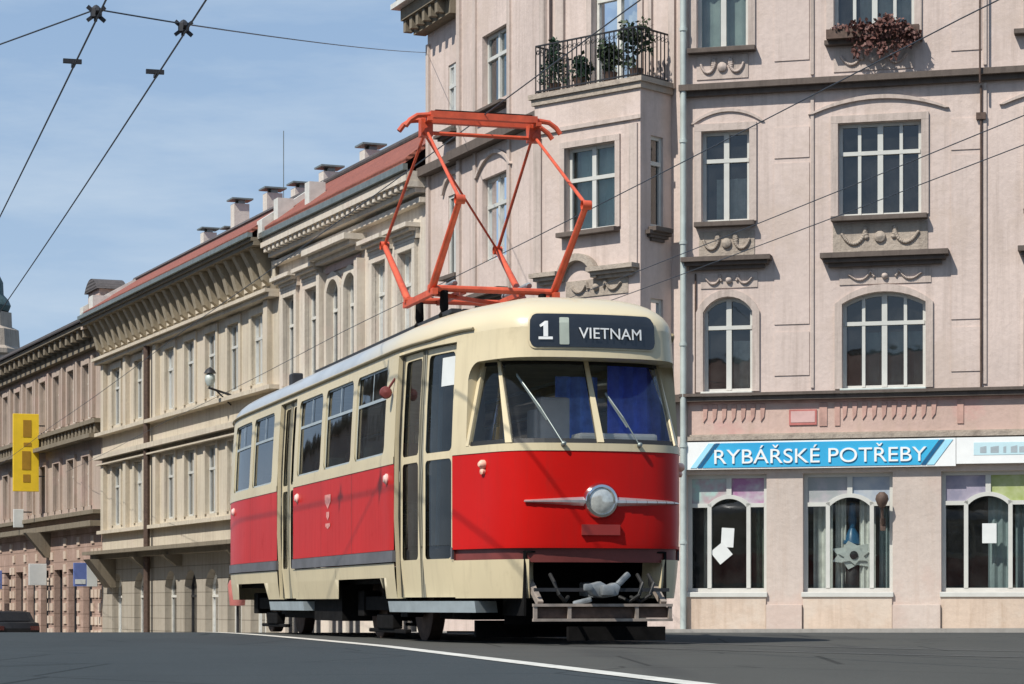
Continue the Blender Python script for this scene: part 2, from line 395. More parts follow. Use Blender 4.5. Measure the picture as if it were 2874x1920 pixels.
# ------------------------------------------------------------------ walls with openings, windows
def arch_pts(x0, x1, zs, rise, n=10):
    """points of a segmental arch from x0 to x1 springing at zs"""
    w = (x1-x0)/2; cx = (x0+x1)/2
    r = (w*w + rise*rise)/(2*rise); a = math.asin(min(1, w/r)) if rise <= w else math.pi/2
    return [(cx + r*math.sin(t), zs + rise - r + r*math.cos(t)) for t in frange(-a, a, n)]
def wall(mb, x0, x1, z0, z1, ops, dep=.2, y=0.):
    X = sorted({x0, x1, *[o[0] for o in ops], *[o[1] for o in ops]}); Z = sorted({z0, z1, *[o[2] for o in ops], *[o[3] for o in ops]})
    for xa, xb in zip(X, X[1:]):
        for za, zb in zip(Z, Z[1:]):
            cx, cz = (xa+xb)/2, (za+zb)/2
            if any(o[0] < cx < o[1] and o[2] < cz < o[3] for o in ops): continue
            mb.face([(xa, y, za), (xb, y, za), (xb, y, zb), (xa, y, zb)])
    for o in ops:
        xa, xb, za, zb = o[:4]; rise = o[4] if len(o) > 4 else 0
        zs = zb-rise
        for x in (xa, xb): mb.face([(x, y, za), (x, y+dep, za), (x, y+dep, zs), (x, y, zs)])
        mb.face([(xa, y, za), (xb, y, za), (xb, y+dep, za), (xa, y+dep, za)])
        if rise:
            P = arch_pts(xa, xb, zs, rise)
            for (ax, az), (bx, bz) in zip(P, P[1:]):
                mb.face([(ax, y, az), (bx, y, bz), (bx, y, zb), (ax, y, zb)])
                mb.face([(ax, y, az), (bx, y, bz), (bx, y+dep, bz), (ax, y+dep, az)])
        else: mb.face([(xa, y, zb), (xb, y, zb), (xb, y+dep, zb), (xa, y+dep, zb)])
    return mb
def window(root, Mx, x0, x1, z0, z1, rise=0, cols=2, tr=.68, dep=.2, fr=.07, y=0., mat='white', curtain=None, cov=(0, 1), cz=(0, 1),
           sill='ledge', sillw=.12, gl='gl', wide_mid=True, room=True, rd=.9, rm=.3, surr=None):
    yf = y+dep; zs = z1-rise
    P = arch_pts(x0, x1, zs, rise) if rise else [(x0, z1), (x1, z1)]
    def top(x):
        for (ax, az), (bx, bz) in zip(P, P[1:]):
            if ax <= x <= bx: return az + (bz-az)*(x-ax)/max(1e-6, bx-ax)
        return zs
    f = MB(); a, b = yf-.07, yf
    f.box(x0, x0+fr, a, b, z0, zs); f.box(x1-fr, x1, a, b, z0, zs); f.box(x0+fr, x1-fr, a+.003, b, z0, z0+fr)
    if rise:
        for (ax, az), (bx, bz) in zip(P, P[1:]):
            f.prism([(ax, az), (bx, bz), (bx, bz-fr), (ax, az-fr)], lambda p, q, d: (p, d, q), a+.002, b)
    else: f.box(x0+fr, x1-fr, a+.003, b, z1-fr, z1)
    zt = z0+(z1-z0)*tr
    for i in range(1, cols):
        x = x0+(x1-x0)*i/cols; w = fr*(.75 if (i*2 == cols and wide_mid) else .45)
        f.box(x-w, x+w, a-.012, b, z0+fr*.5, top(x)-fr*.5)
    if tr < 1: f.box(x0+fr*.5, x1-fr*.5, a-.02, b-.002, zt-fr*.55, zt+fr*.55)
    w = f.build('window', M[mat], root, Mx)
    if surr:
        q = MB(); surround(q, x0, x1, z0, z1, surr[0], surr[1], rise, y); q.build('surround', M[surr[2]], w, Mx)
    g = MB(); yy = yf-.03
    g.face([(x0, yy, z0), (x1, yy, z0)] + [(p, yy, q) for p, q in P[::-1]])
    g.build('pane', M[gl], w, Mx)
    if room:
        r = MB(); yb = yf+rd
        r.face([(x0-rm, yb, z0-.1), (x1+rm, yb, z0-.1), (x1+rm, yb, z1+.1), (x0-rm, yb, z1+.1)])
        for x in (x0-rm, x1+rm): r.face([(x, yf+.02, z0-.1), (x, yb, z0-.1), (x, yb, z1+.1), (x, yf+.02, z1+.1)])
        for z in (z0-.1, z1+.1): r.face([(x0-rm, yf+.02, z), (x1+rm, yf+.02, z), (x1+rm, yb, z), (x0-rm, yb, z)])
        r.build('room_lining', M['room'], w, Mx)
    if curtain:
        c = MB(); xa = x0+(x1-x0)*cov[0]; xb = x0+(x1-x0)*cov[1]; za = z0+(z1-z0)*cz[0]; zb = z0+(z1-z0)*cz[1]
        n = max(6, int((xb-xa)/.04)); pr = None
        for i in range(n+1):
            x = xa+(xb-xa)*i/n; yc = yf+.14+.025*math.sin(i*1.15)+random.uniform(-.008, .008)
            if pr: c.face([(pr[0], pr[1], za), (x, yc, za), (x, yc, zb), (pr[0], pr[1], zb)])
            pr = (x, yc)
        c.build('curtain', M[curtain], w, Mx, smooth=True, doubles=True)
    if sill:
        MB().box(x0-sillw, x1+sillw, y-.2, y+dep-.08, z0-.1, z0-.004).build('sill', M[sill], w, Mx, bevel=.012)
    return w
def surround(mb, x0, x1, z0, z1, w=.13, p=.05, rise=0, y=0.):
    b = len(mb.v)
    mb.box(x0-w, x0, -p, 0.02, z0, z1-rise); mb.box(x1, x1+w, -p, .02, z0, z1-rise)
    if rise:
        A = arch_pts(x0, x1, z1-rise, rise); B = arch_pts(x0-w, x1+w, z1-rise, rise+w)
        for i in range(len(A)-1): mb.prism([A[i], A[i+1], B[i+1], B[i]], lambda a, b, d: (a, d, b), -p, .02)
    else: mb.box(x0-w, x1+w, -p-.003, .02, z1, z1+w)
    for v in mb.v[b:]: v.y += y
def arch_mould(mb, x0, x1, zs, rise, w=.08, p=.06):
    A = arch_pts(x0, x1, zs, rise, 14); B = arch_pts(x0-w, x1+w, zs, rise+w, 14)
    for i in range(len(A)-1): mb.prism([A[i], A[i+1], B[i+1], B[i]], lambda a, b, d: (a, d, b), -p, .02)
def relief(mb, x0, x1, z0, z1, p=.05, n=26):
    """a stucco panel of scrolls and leaves: small raised lumps along curling lines"""
    mb.box(x0, x1, -.02, .01, z0, z1)
    cx = (x0+x1)/2; h = z1-z0; w = (x1-x0)/2
    for sg in (-1, 1):
        for k in range(n):
            t = k/n; r = h*.36*(1-t*.6); a = t*7.5
            x = cx+sg*(w*.18+w*.62*t + r*.5*math.cos(a)); z = (z0+z1)/2 + r*math.sin(a)
            s = h*.08*(1.1-t*.4)
            mb.lathe([(s*1.2, 0), (s, p*.6), (s*.5, p), (0, p*1.05)], (x, -.018, z), (0, -1, 0), 6)
    mb.lathe([(h*.22, 0), (h*.2, p), (h*.1, p*1.6), (0, p*1.7)], (cx, -.018, (z0+z1)/2), (0, -1, 0), 10)
def hood(mb, x0, x1, z0, z1, p=.3):
    h = z1-z0
    mb.box(x0, x1, -p, .02, z1-h*.38, z1); mb.box(x0+.06, x1-.06, -p*.72, .02, z1-h*.68, z1-h*.38-.002); mb.box(x0+.14, x1-.14, -p*.42, .02, z0, z1-h*.68-.002)

# ================================================================== CORNER BUILDING
L0 = Vector((C0.x, C0.y, -.3))
corner = empty('corner_building', L0, 'tall pink plastered corner building with an oriel bay, stone ledges and shops at street level', 'building')
T0 = Matrix.Translation(-L0)
mR, mC = T0 @ FR, T0 @ FC
XR = 12.5
sN = (qx(1574), qx(1757)); sW = (qx(1840), qx(2046)); sX = (qx(2157), qx(2365))
zsb = q_of(1900, 1357)[1]; zst = q_of(1900, 1084)[1]
n2 = (qx(1612), qx(1725)); w2 = (qx(1930), qx(2122)); n3 = (qx(1608), qx(1718)); w3 = (qx(1921), qx(2112)); n4 = (qx(1597), qx(1715)); w4 = (qx(1911), qx(2096))
nx = (qx(2362), qx(2362)+1.5)
Z2b, Z3b, Z4b = 4.46, 7.80, 11.22
ops = [(*sN, zsb, zst), (*sW, zsb, zst), (*sX, zsb, zst), (sX[1]+1.0, sX[1]+2.6, zsb, zst),
       (*n2, Z2b, 6.33, .30), (*w2, Z2b, 6.33, .22), (*nx, Z2b, 6.33, .22),
       (*n3, Z3b, 9.60), (*w3, Z3b, 9.62), (*nx, Z3b, 9.62), (*n4, Z4b, 13.2), (*w4, Z4b, 13.2), (*nx, Z4b, 13.2)]
zb0 = -.6
up = [o for o in ops if o[2] > 3.9]; lo = [o for o in ops if o[2] < 3.9]
wall(MB(), 0, XR, 3.95, 14.2, up).build('wall', M['pink'], corner, mR)
wall(MB(), 0, XR, zb0, 3.95, lo, .25).build('wall', M['pier'], corner, mR)['label'] = 'faded pinkish stone wall of the shop floor'
cur = {0: [('lace', (.35, .75), (0, .8)), ('drape', (.55, 1), (0, 1)), ('drape', (0, .3), (0, 1))], 1: [('lace', (.3, 1), (0, .45)), ('drape', (.25, 1), (0, .66)), None], 2: [('greyblue', (0, 1), (0, 1)), ('lace', (.25, 1), (0, 1)), ('lace', (0, 1), (0, 1))]}
def wn(b, z0, z1, rise, cols, k, sillm='ledge', sw=.12):
    c = k or (None, (0, 1), (0, 1))
    return window(corner, mR, b[0], b[1], z0, z1, rise, cols, curtain=c[0], cov=c[1], cz=c[2], sill=sillm, sillw=sw, surr=(.14, .045, 'pink_trim'))
wn(n2, Z2b, 6.33, .30, 2, ('lace', (.55, 1), (0, .55)), 'whited', .02); wn(w2, Z2b, 6.33, .22, 4, ('greyblue', (.2, 1), (0, .6)), 'zincl', .02); wn(nx, Z2b, 6.33, .22, 4, ('drape', (0, .4), (0, 1)), 'zincl', .02)
wn(n3, Z3b, 9.60, 0, 2, ('lace', (.25, .95), (0, .5))); wn(w3, Z3b, 9.62, 0, 4, ('drape', (.22, 1), (0, .64))); wn(nx, Z3b, 9.62, 0, 4, ('lace', (.1, .9), (0, 1)))
wn(n4, Z4b, 13.2, 0, 2, ('greyblue', (0, 1), (0, 1)), 'ledge', .16); wn(w4, Z4b, 13.2, 0, 4, ('lace', (.3, 1), (0, 1)), 'ledge', .16); wn(nx, Z4b, 13.2, 0, 4, ('lace', (0, 1), (0, 1)), 'ledge', .3)
for px in (1862, 2258):
    for z0, z1 in ((4.5, 10.25), (10.6, 14)): MB().box(qx(px)-.03, qx(px)+.03, -.035, .02, z0, z1).build('pilaster_strip', M['pink_trim'], corner, mR)
for a in ((qx(1862), qx(2166), 9.82, .24), (qx(1590), qx(1745), 9.75, .22, .06, .04), (nx[0]-.5, nx[1]+.5, 9.82, .24)):
    am = MB(); arch_mould(am, *a); am.build('arch_moulding', M['pink_trim'], corner, mR)
def part_hood(x0, x1, z0, z1):
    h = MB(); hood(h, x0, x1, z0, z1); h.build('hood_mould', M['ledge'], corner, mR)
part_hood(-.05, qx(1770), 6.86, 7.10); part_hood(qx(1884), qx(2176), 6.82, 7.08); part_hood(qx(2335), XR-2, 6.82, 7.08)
for x0, x1, z0, z1 in ((n3[0]-.05, n3[1]+.1, 7.14, 7.62), (w3[0]-.1, w3[1]+.12, 7.12, 7.66), (n2[0]-.05, n2[1]+.1, 6.5, 6.8), (w2[0]-.05, w2[1]+.1, 6.48, 6.78), (n4[0], n4[1], 10.62, 11.08), (w4[0], w4[1], 10.62, 11.08)):
    r = MB(); relief(r, x0, x1, z0, z1); r.build('stucco_panel', M['relief'] if z0 > 7 and z0 < 8 else M['pink_trim'], corner, mR, smooth=True)
# pale panels of render between the axes
for x0, x1 in ((qx(1775), qx(1855)), (qx(2180), qx(2250))):
    for z0, z1 in ((4.75, 5.6), (5.75, 8.9), (9.0, 9.6), (10.9, 13.5)): MB().box(x0, x1, -.018, .01, z0, z1).build('wall_panel', M['pink'], corner, mR)
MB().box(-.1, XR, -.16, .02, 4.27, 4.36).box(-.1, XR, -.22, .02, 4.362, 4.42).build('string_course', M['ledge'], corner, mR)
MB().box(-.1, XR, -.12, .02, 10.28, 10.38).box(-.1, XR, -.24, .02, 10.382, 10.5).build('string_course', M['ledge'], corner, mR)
fz = MB(); fz.box(.05, XR, -.025, .01, 3.62, 4.27); fz.build('frieze', M['frieze'], corner, mR)
fd = MB(); random.seed(3)
for x0, x1 in ((.35, 1.5), (3.1, 4.9)):
    x = x0
    while x < x1:
        w = .1; fd.prism([(x, 4.2), (x+w, 4.2), (x+w*.75, 3.95), (x+w*.1, 3.86)], lambda a, b, d: (a, d, b), -.05, -.02); x += .19
for x0, x1 in ((2.65, 2.8), (2.95, 3.05), (5.3, 5.42)): fd.box(x0, x1, -.045, -.02, 3.75, 4.2)
fd.box(.05, XR, -.045, -.0255, 4.215, 4.268)
fd.build('painted_ornament', M['orn'], corner, mR)
MB().box(.05, XR, -.14, .02, 3.50, 3.58).box(.05, XR, -.08, .02, 3.585, 3.62).build('shop_cornice', M['relief'], corner, mR)
zpl = q_of(1900, 1372)[1]
for x0, x1 in ((-.05, sN[0]), (sN[1], sW[0]), (sW[1], sX[0]), (sX[1], XR)): MB().box(x0+.004, x1-.004, -.1, .02, zb0, zpl-.12).build('pier_plinth', M['pier'], corner, mR, bevel=.01)
for b in (sN, sW, sX): MB().box(b[0]+.01, b[1]-.01, -.04, .04, zb0, zsb-.1).build('stallriser', M['stone'], corner, mR)
# downpipe and cable
dp = MB(); dp.tube([(-.02, -.16, z) for z in (-.3, 3, 6, 9, 12, 14)], .062, 10)
for z in (1.5, 3.4, 5.4, 7.4, 9.4, 11.6): dp.lathe([(.062, -.03), (.078, -.03), (.078, .03), (.062, .03)], (-.02, -.16, z), n=10); dp.bar((-.02, -.16, z), (-.02, 0, z), .03)
dp.build('downpipe', M['zincl'], corner, mR, smooth=True)
cb = MB(); cb.tube([(qx(2249), -.05, z) for z in (4.4, 10.2)], .022, 6); cb.tube([(qx(2249), -.3, z) for z in (10.2, 14)], .022, 6); cb.box(qx(2249)-.09, qx(2249)+.09, -.09, 0, 9.55, 9.68)
MB().tube([(.2, -.03, z) for z in (4.43, 6.8)], .018, 6).build('wall_cable', M['iron'], corner, mR)
cb.build('wall_cable', M['iron'], corner, mR)
# shop windows
def shop(b, films, bk):
    x0, x1 = b; W = x1-x0; y = .22
    zt = q_of((1650+1840)/2, 1156)[1]; h = zst
    f = MB(); fr = .075
    f.box(x0, x0+fr, y-.08, y, zsb, h); f.box(x1-fr, x1, y-.08, y, zsb, h); f.box(x0+fr, x1-fr, y-.078, y, h-fr, h); f.box(x0+fr, x1-fr, y-.078, y, zsb, zsb+fr)
    m0, m1 = x0+W*.27, x0+W*.76; cx = (m0+m1)/2; mw = .04
    for mx in (m0, m1): f.box(mx-mw, mx+mw, y-.09, y, zsb+fr, zt+.03)
    f.box(x0+fr, m0-mw, y-.085, y, zt-.05, zt+.03); f.box(m1+mw, x1-fr, y-.085, y, zt-.05, zt+.03)
    A = arch_pts(m0-mw, m1+mw, zt+.0, .20, 12); B = arch_pts(m0+mw, m1-mw, zt-.05, .20-.03, 12)
    for i in range(len(A)-1): f.prism([A[i], A[i+1], B[i+1], B[i]], lambda a, c, d: (a, d, c), y-.09, y)
    f.box(cx-.05, cx+.05, y-.085, y, zt+.17, h-fr)
    w = f.build('shop_window', M['white'], corner, mR)
    MB().face([(x0, y-.03, zsb), (x1, y-.03, zsb), (x1, y-.03, zt+.19), (x0, y-.03, zt+.19)]).build('pane', M['gls'], w, mR)
    for k, fm in enumerate(films):
        xa, xb = (x0+fr, cx-.05) if k == 0 else (cx+.05, x1-fr)
        AA = arch_pts(m0, m1, zt, .19, 12)
        pts = [p for p in AA if (p[0] < cx if k == 0 else p[0] > cx)]
        if k == 0: P = [(xa, zt), *pts, (xb, zt+.19), (xb, h-fr), (xa, h-fr)]
        else: P = [(xa, zt+.19), *pts, (xb, zt), (xb, h-fr), (xa, h-fr)]
        MB().prism(P, lambda a, c, d: (a, d, c), y-.045, y-.035).build('printed_film', M[fm], w, mR)
    MB().box(x0-.02, x1+.02, -.07, y-.08, zsb-.1, zsb-.004).build('sill', M['white'], w, mR, bevel=.01)
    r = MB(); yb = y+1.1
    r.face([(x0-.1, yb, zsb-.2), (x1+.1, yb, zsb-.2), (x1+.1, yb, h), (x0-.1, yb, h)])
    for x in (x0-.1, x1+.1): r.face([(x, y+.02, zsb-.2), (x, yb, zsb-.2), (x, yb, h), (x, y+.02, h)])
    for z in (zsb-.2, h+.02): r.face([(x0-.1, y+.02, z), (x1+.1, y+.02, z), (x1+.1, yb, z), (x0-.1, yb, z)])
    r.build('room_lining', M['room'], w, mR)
    for ca, cb_, mt in bk:
        c = MB(); pr = None; n = 14
        for i in range(n+1):
            x = x0+W*(ca+(cb_-ca)*i/n); yc = y+.25+.03*math.sin(i*1.3)
            if pr: c.face([(pr[0], pr[1], zsb), (x, yc, zsb), (x, yc, zt+.1), (pr[0], pr[1], zt+.1)])
            pr = (x, yc)
        c.build('curtain', M[mt], w, mR, smooth=True, doubles=True)
    return m0, m1, zt, y
s1 = shop(sN, ('st1', 'st2'), ((.0, .06, 'dark'), (.16, .26, 'whited'), (.82, .97, 'drapeg')))
s2 = shop(sW, ('st3', 'st4'), ((.08, .3, 'lace'), (.33, .45, 'lace'), (.6, .78, 'lace'), (.82, .96, 'greyblue')))
s3 = shop(sX, ('st5', 'st6'), ((.5, .75, 'greyblue'), (.8, .97, 'greyblue')))
shop((sX[1]+1.0, sX[1]+2.6), ('st5', 'st3'), ())
# things shown in the shop windows
def FRp(x, y, z): return FR @ Vector((x, y, z))
def paper(cx, z, w, h, rot, y, label, name='poster', mat='paper'):
    mb = MB().box(-w/2, w/2, -.004, .004, -h/2, h/2)
    o = mb.build(name, M[mat]); o.matrix_world = FR @ Matrix.Translation((cx, y, z)) @ Matrix.Rotation(rot, 4, 'Y')
    return tag(o, label, 'poster')
ps = lambda px, py: q_of(px, py)
x, z = ps(1664, 1232); paper(x, z, .25, .38, .06, .172, 'white upright sheet stuck on the arched window beside the tram')
x, z = ps(1650, 1268); paper(x, z, .32, .32, R(45)+.1, .164, 'white square sheet turned on its corner below the upright sheet')
x, z = ps(2266, 1222); paper(x, z, .27, .38, .0, .172, 'white sheet alone in the dark arched window farthest right')
x, z = ps(1945, 1280)
disp = empty('window_display', FRp(x, .55, zsb), 'dark tall pot holding white paper rosette in the middle shop window', 'display')
d = MB(); d.lathe([(.12, 0), (.17, .06), (.16, .5), (.12, .55), (.10, .62)], (0, 0, 0), n=14); d.build('pot', M['dark'], disp, smooth=True)
d = MB()
for ring, (ro1, ri1, yy) in enumerate(((.40, .27, -.15), (.27, .17, -.185))):
    d.prism([((ro1 if k % 2 == 0 else ri1)*1.15*math.cos(k*math.pi/7+ring*.3), .72+(ro1 if k % 2 == 0 else ri1)*.72*math.sin(k*math.pi/7+ring*.3)) for k in range(14)], lambda a, b, dd: (a, dd, b), yy-.03, yy)
ro_ = d.build('rosette', M['paper'], disp)
MB().lathe([(.085, -.01), (.08, .02), (0, .03)], (0, -.215, .72), (0, -1, 0), 14).build('rosette_eye', M['dark'], ro_)
d = MB(); d.lathe([(.06, .8), (.18, .95), (.14, 1.12), (.06, 1.25), (.09, 1.4), (.05, 1.75)], (0, 0, 0), n=12); d.build('figure', M['navy'], disp, smooth=True)
# wall lamp
x, z = ps(2024, 1135)
wl = empty('wall_lamp', FRp(x, -.02, z-.35), 'small brown wall lamp on the pier right of the middle shop window', 'lamp')
d = MB(); d.lathe([(.05, .5), (.11, .44), (.13, .36), (.09, .26), (.05, .2)], (0, -.16, -.1), n=12); d.build('lamp_head', M['iron'], wl, FR.to_3x3().to_4x4(), smooth=True)
d = MB(); d.tube([(0, -.16, .12), (0, -.12, -.1), (0, -.03, -.22)], .03, 8); d.box(-.05, .05, -.04, .02, -.34, -.1); d.build('bracket', M['iron'], wl, FR.to_3x3().to_4x4())
# street plate
x, z = ps(1841, 957)
pt = empty('street_plate', FRp(x, -.03, z), 'pale red enamel street plate on the frieze above the blue shop sign', 'sign')
MB().box(-.27, .27, -.02, .012, -.15, .15).build('plate', M['redp'], pt, FR.to_3x3().to_4x4()); MB().box(-.235, .235, -.026, -.021, -.1, .12).build('plate_face', M['plate'], pt, FR.to_3x3().to_4x4())
# ---- shop signs
def sgn(fr, P, y0, y1, name, mat, root):
    return MB().prism(P, lambda a, b, d: (a, d, b), y0, y1).build(name, mat, root, Matrix.Translation(-root.location) @ fr)
x0, x1 = qx(1562), qx(2186); zt_, zb_ = 3.47, 2.93
sg = empty('shop_sign', FRp((x0+x1)/2, -.1, zb_), 'long blue and white fascia sign reading RYBÁŘSKÉ POTŘEBY over the shop windows', 'sign')
sgn(FR, [(x0, zb_), (x1+.05, zb_), (x1+.05, zt_), (x0, zt_)], -.14, -.02, 'sign_box', M['enamel'], sg)
sl = .36
def para(a, b): return [(a, zb_+.03), (b, zb_+.03), (b+sl, zt_-.03), (a+sl, zt_-.03)]
xa = x0+.45; xb = x1-.62
sgn(FR, para(xa, xb), -.152, -.143, 'blue_panel', M['print'], sg)
sgn(FR, para(xa-.1, xa-.015), -.152, -.143, 'slash', M['navy'], sg); sgn(FR, para(xb+.015, xb+.1), -.152, -.143, 'slash', M['navy'], sg)
sgn(FR, para(xa-.24, xa-.12), -.152, -.143, 'slash', M['skyblue'], sg); sgn(FR, para(xb+.12, xb+.26), -.152, -.143, 'slash', M['skyblue'], sg)
t = text_mb('RYBÁRSKÉ POTREBY', .40, .02, left=True)     # the hooks over the two letters R are added as shapes
hi_ = lambda m_: max(v.x for v in m_.v)
wR = hi_(text_mb('R', .40, .02, left=True)); capz = max(v.y for v in text_mb('R', .40, .02, left=True).v)
for pre in ('RYBÁR', 'RYBÁRSKÉ POTR'):
    cx = hi_(text_mb(pre, .40, .02, left=True))-wR*.52
    t.prism([(cx-.055, capz+.085), (cx-.028, capz+.085), (cx, capz+.052), (cx+.028, capz+.085), (cx+.055, capz+.085), (cx+.014, capz+.025), (cx-.014, capz+.025)], lambda a, b, d: (a, b, d), -.01, .01)
wd = hi_(t)-min(v.x for v in t.v); mid = (hi_(t)+min(v.x for v in t.v))/2; k = (xb-xa-.12)/wd
lt = MB(); lt.v = [Vector(((xa+xb)/2+sl/2+.0+(v.x-mid)*k, -.166+v.z, (zb_+zt_)/2-.045+v.y)) for v in t.v]; lt.f = t.f
lt.build('lettering', M['enamel'], sg, Matrix.Translation(-sg.location) @ FR)
sg2 = empty('shop_sign', FRp(x1+1.5, -.1, zb_), 'pale white and cyan fascia sign with faint grey writing right of the blue one', 'sign')
x2 = x1+.06
sgn(FR, [(x2, zb_+.04), (x2+4.2, zb_+.04), (x2+4.2, zt_), (x2, zt_)], -.14, -.02, 'sign_box', M['enamel'], sg2)
sgn(FR, [(x2+.33, zb_+.2), (x2+4.1, zb_+.2), (x2+4.1, zt_-.1), (x2+.33, zt_-.1)], -.146, -.141, 'pale_panel', plain('sign_pale_cyan', (.50, .68, .72), .4, 0, .06, 3), sg2)
random.seed(5)
x = x2+.45
while x < x2+4:
    w_ = random.uniform(.05, .16); sgn(FR, [(x, zb_+.24), (x+w_, zb_+.24), (x+w_, zb_+.35+random.uniform(0, .03)), (x, zb_+.35)], -.149, -.147, 'faded_mark', M['steelg'], sg2); x += w_+random.uniform(.03, .09)
random.seed(11)

# ---- chamfered corner with its oriel bay
zd = 10.5
co = [(1.05, 2.25, zd+.05, 13.1), (1.0, 2.44, -.1, 2.9, .4)]
window(corner, mC, 1.0, 2.44, -.1, 2.9, .4, 2, .72, sill=None, mat='iron')['label'] = 'brown arched double door under the oriel bay'
MB().box(0, .33, -.16, .02, 4.27, 4.42).box(3.11, CW, -.16, .02, 4.27, 4.42).box(.33, 3.11, -1.06, .02, 4.1, 4.2).build('string_course', M['ledge'], corner, mC)
wall(MB(), 0, CW, zb0, 14.6, co).build('wall', M['pink'], corner, mC)
w = window(corner, mC, 1.05, 2.25, zd+.05, 13.1, 0, 2, .8, sill=None, mat='whited', curtain='lace', cov=(.0, 1), cz=(0, .8), surr=(.13, .05, 'pink_trim'))
for a, b in ((.1, .32), (2.55, 2.62), (3.05, 3.2), (3.3, 3.38)): MB().box(a, b, -.07, .02, zd, 14.4).build('pilaster_strip', M['pink_trim'], corner, mC)
bx0, bx1, bp = .35, 3.09, 1.0
bay = MB(); bz0 = 4.2
mB = mC @ Matrix.Translation((0, -bp, 0))
bw = (q_of(1296, fr=FC @ Matrix.Translation((0, -bp, 0)))[0], q_of(1412, fr=FC @ Matrix.Translation((0, -bp, 0)))[0])
wall(bay, bx0, bx1, bz0, zd, [(*bw, 7.72, 9.42), (*bw, 4.6, 6.3, .25)])
bay_o = bay.build('bay_wall', M['pink'], corner, mB)
sd = MB()   # side faces of the bay
mS = mB @ Matrix(((0, -1, 0, bx1), (1, 0, 0, 0), (0, 0, 1, 0), (0, 0, 0, 1)))     # x runs into the building along the right side
wall(sd, 0, bp, bz0, zd, [(.32, .72, 7.7, 9.5), (.32, .72, 4.6, 6.3)], .12)
sd.build('bay_wall', M['pink'], corner, mS)
sd = MB(); sd.face([(bx0, 0, bz0), (bx0, bp, bz0), (bx0, bp, zd), (bx0, 0, zd)]); sd.face([(bx0, 0, bz0), (bx1, 0, bz0), (bx1, bp, bz0), (bx0, bp, bz0)]); sd.face([(bx0, 0, zd), (bx1, 0, zd), (bx1, bp, zd), (bx0, bp, zd)])
sd.build('bay_wall', M['pink'], corner, mB)
window(corner, mB, *bw, 7.72, 9.42, 0, 2, .62, curtain='mint', cov=(0, 1), cz=(0, 1), sillw=.1, rd=.35, rm=.1, surr=(.12, .045, 'pink_trim'))
window(corner, mB, *bw, 4.6, 6.3, .25, 2, .62, curtain='lace', cov=(0, 1), cz=(0, .6), sillw=.1, rd=.35, rm=.1)
window(corner, mS, .32, .72, 7.7, 9.5, 0, 1, .7, .12, curtain=None, sillw=.08, rd=.2, rm=.01); window(corner, mS, .32, .72, 4.6, 6.3, 0, 1, .7, .12, curtain=None, sillw=.08, rd=.2, rm=.01)
for a, b in ((bx0, bx0+.2), (bx1-.26, bx1-.06)): MB().box(a, b, -.04, .02, 6.9, 9.7).build('pilaster_strip', M['pink_trim'], corner, mB)
tm = MB()
tm.box(bx0-.04, bx1+.04, -.05, .0, 9.78, 9.86);
tm.build('bay_trim', M['pink_trim'], corner, mB)
tm = MB(); tm.box(bx0-.1, bx1+.1, -.1, bp, zd+.002, zd+.1); tm.box(bx0-.05, bx1+.05, -.05, bp-.02, zd-.12, zd); tm.build('bay_cornice', M['relief'], corner, mB)
for a, b in ((bx0+1.55, bx1-.02), (bx0+.05, bx0+.75)): tm = MB(); hood(tm, a, b, 6.72, 6.95, .25); tm.build('hood_mould', M['relief'], corner, mB)
tm = MB(); arch_mould(tm, bx0+.8, bx0+1.6, 6.75, .38, .14, .16); tm.build('arch_moulding', M['relief'], corner, mB)
tm = MB(); relief(tm, bx0+.85, bx1-.3, 6.4, 6.74, .06); tm.build('stucco_panel', M['relief'], corner, mB, smooth=True)
tm = MB(); hood(tm, .15, .85, 7.42, 7.62, .12); tm.build('hood_mould', M['ledge'], corner, mS)
# balcony railing on the bay
rl = MB(); zr0, zr1 = zd+.1, zd+1.08
def rail_line(p, q):
    p = Vector(p); q = Vector(q); n = max(2, int((q-p).length/.115))
    for z in (zr0+.06, zr1): rl.bar((p.x, p.y, z), (q.x, q.y, z), .035, .03)
    for i in range(n+1):
        c = p.lerp(q, i/n); rl.bar((c.x, c.y, zr0), (c.x, c.y, zr1), .018)
        if i < n:
            d = p.lerp(q, (i+.5)/n); rl.lathe([(.035, -.008), (.045, 0), (.035, .008)], (d.x, d.y, zr1-.12), (0, 1, 0), 8)
rail_line((bx0+.05, -.02), (bx1-.05, -.02)); rail_line((bx1-.05, -.02), (bx1-.05, bp-.05)); rail_line((bx0+.05, -.02), (bx0+.05, bp-.05))
rl.build('balcony_railing', M['dark'], corner, mB)
# ---- street side of the corner building
GL = 7.46
mS1 = T0 @ FS(GL)
k1 = (GL-3.74, GL-2.33); k2 = (GL-6.1, GL-5.35)
wall(MB(), 0, GL, zb0-.6, 14.4, [(*k1, 11.25, 12.8), (*k2, 11.15, 12.65), (*k1, 7.8, 9.65), (*k2, 7.8, 9.65), (*k1, 4.6, 6.4, .25), (*k2, 4.6, 6.4, .2), (*k1, .3, 3.0)], .1).build('wall', M['pink'], corner, mS1)
wall(MB(), GL-5.2, GL-.002, 4.5, 16, [(k1[0], k1[1], 11.25, 12.8), (k1[0], k1[1], 7.8, 9.65), (k1[0], k1[1], 4.6, 6.4, .25)], .12, y=-.1).build('wall', M['pink'], corner, mS1)
MB().face([(GL-5.2, -.1, 4.5), (GL-5.2, 0, 4.5), (GL-5.2, 0, 16), (GL-5.2, -.1, 16)]).build('wall', M['pink'], corner, mS1)
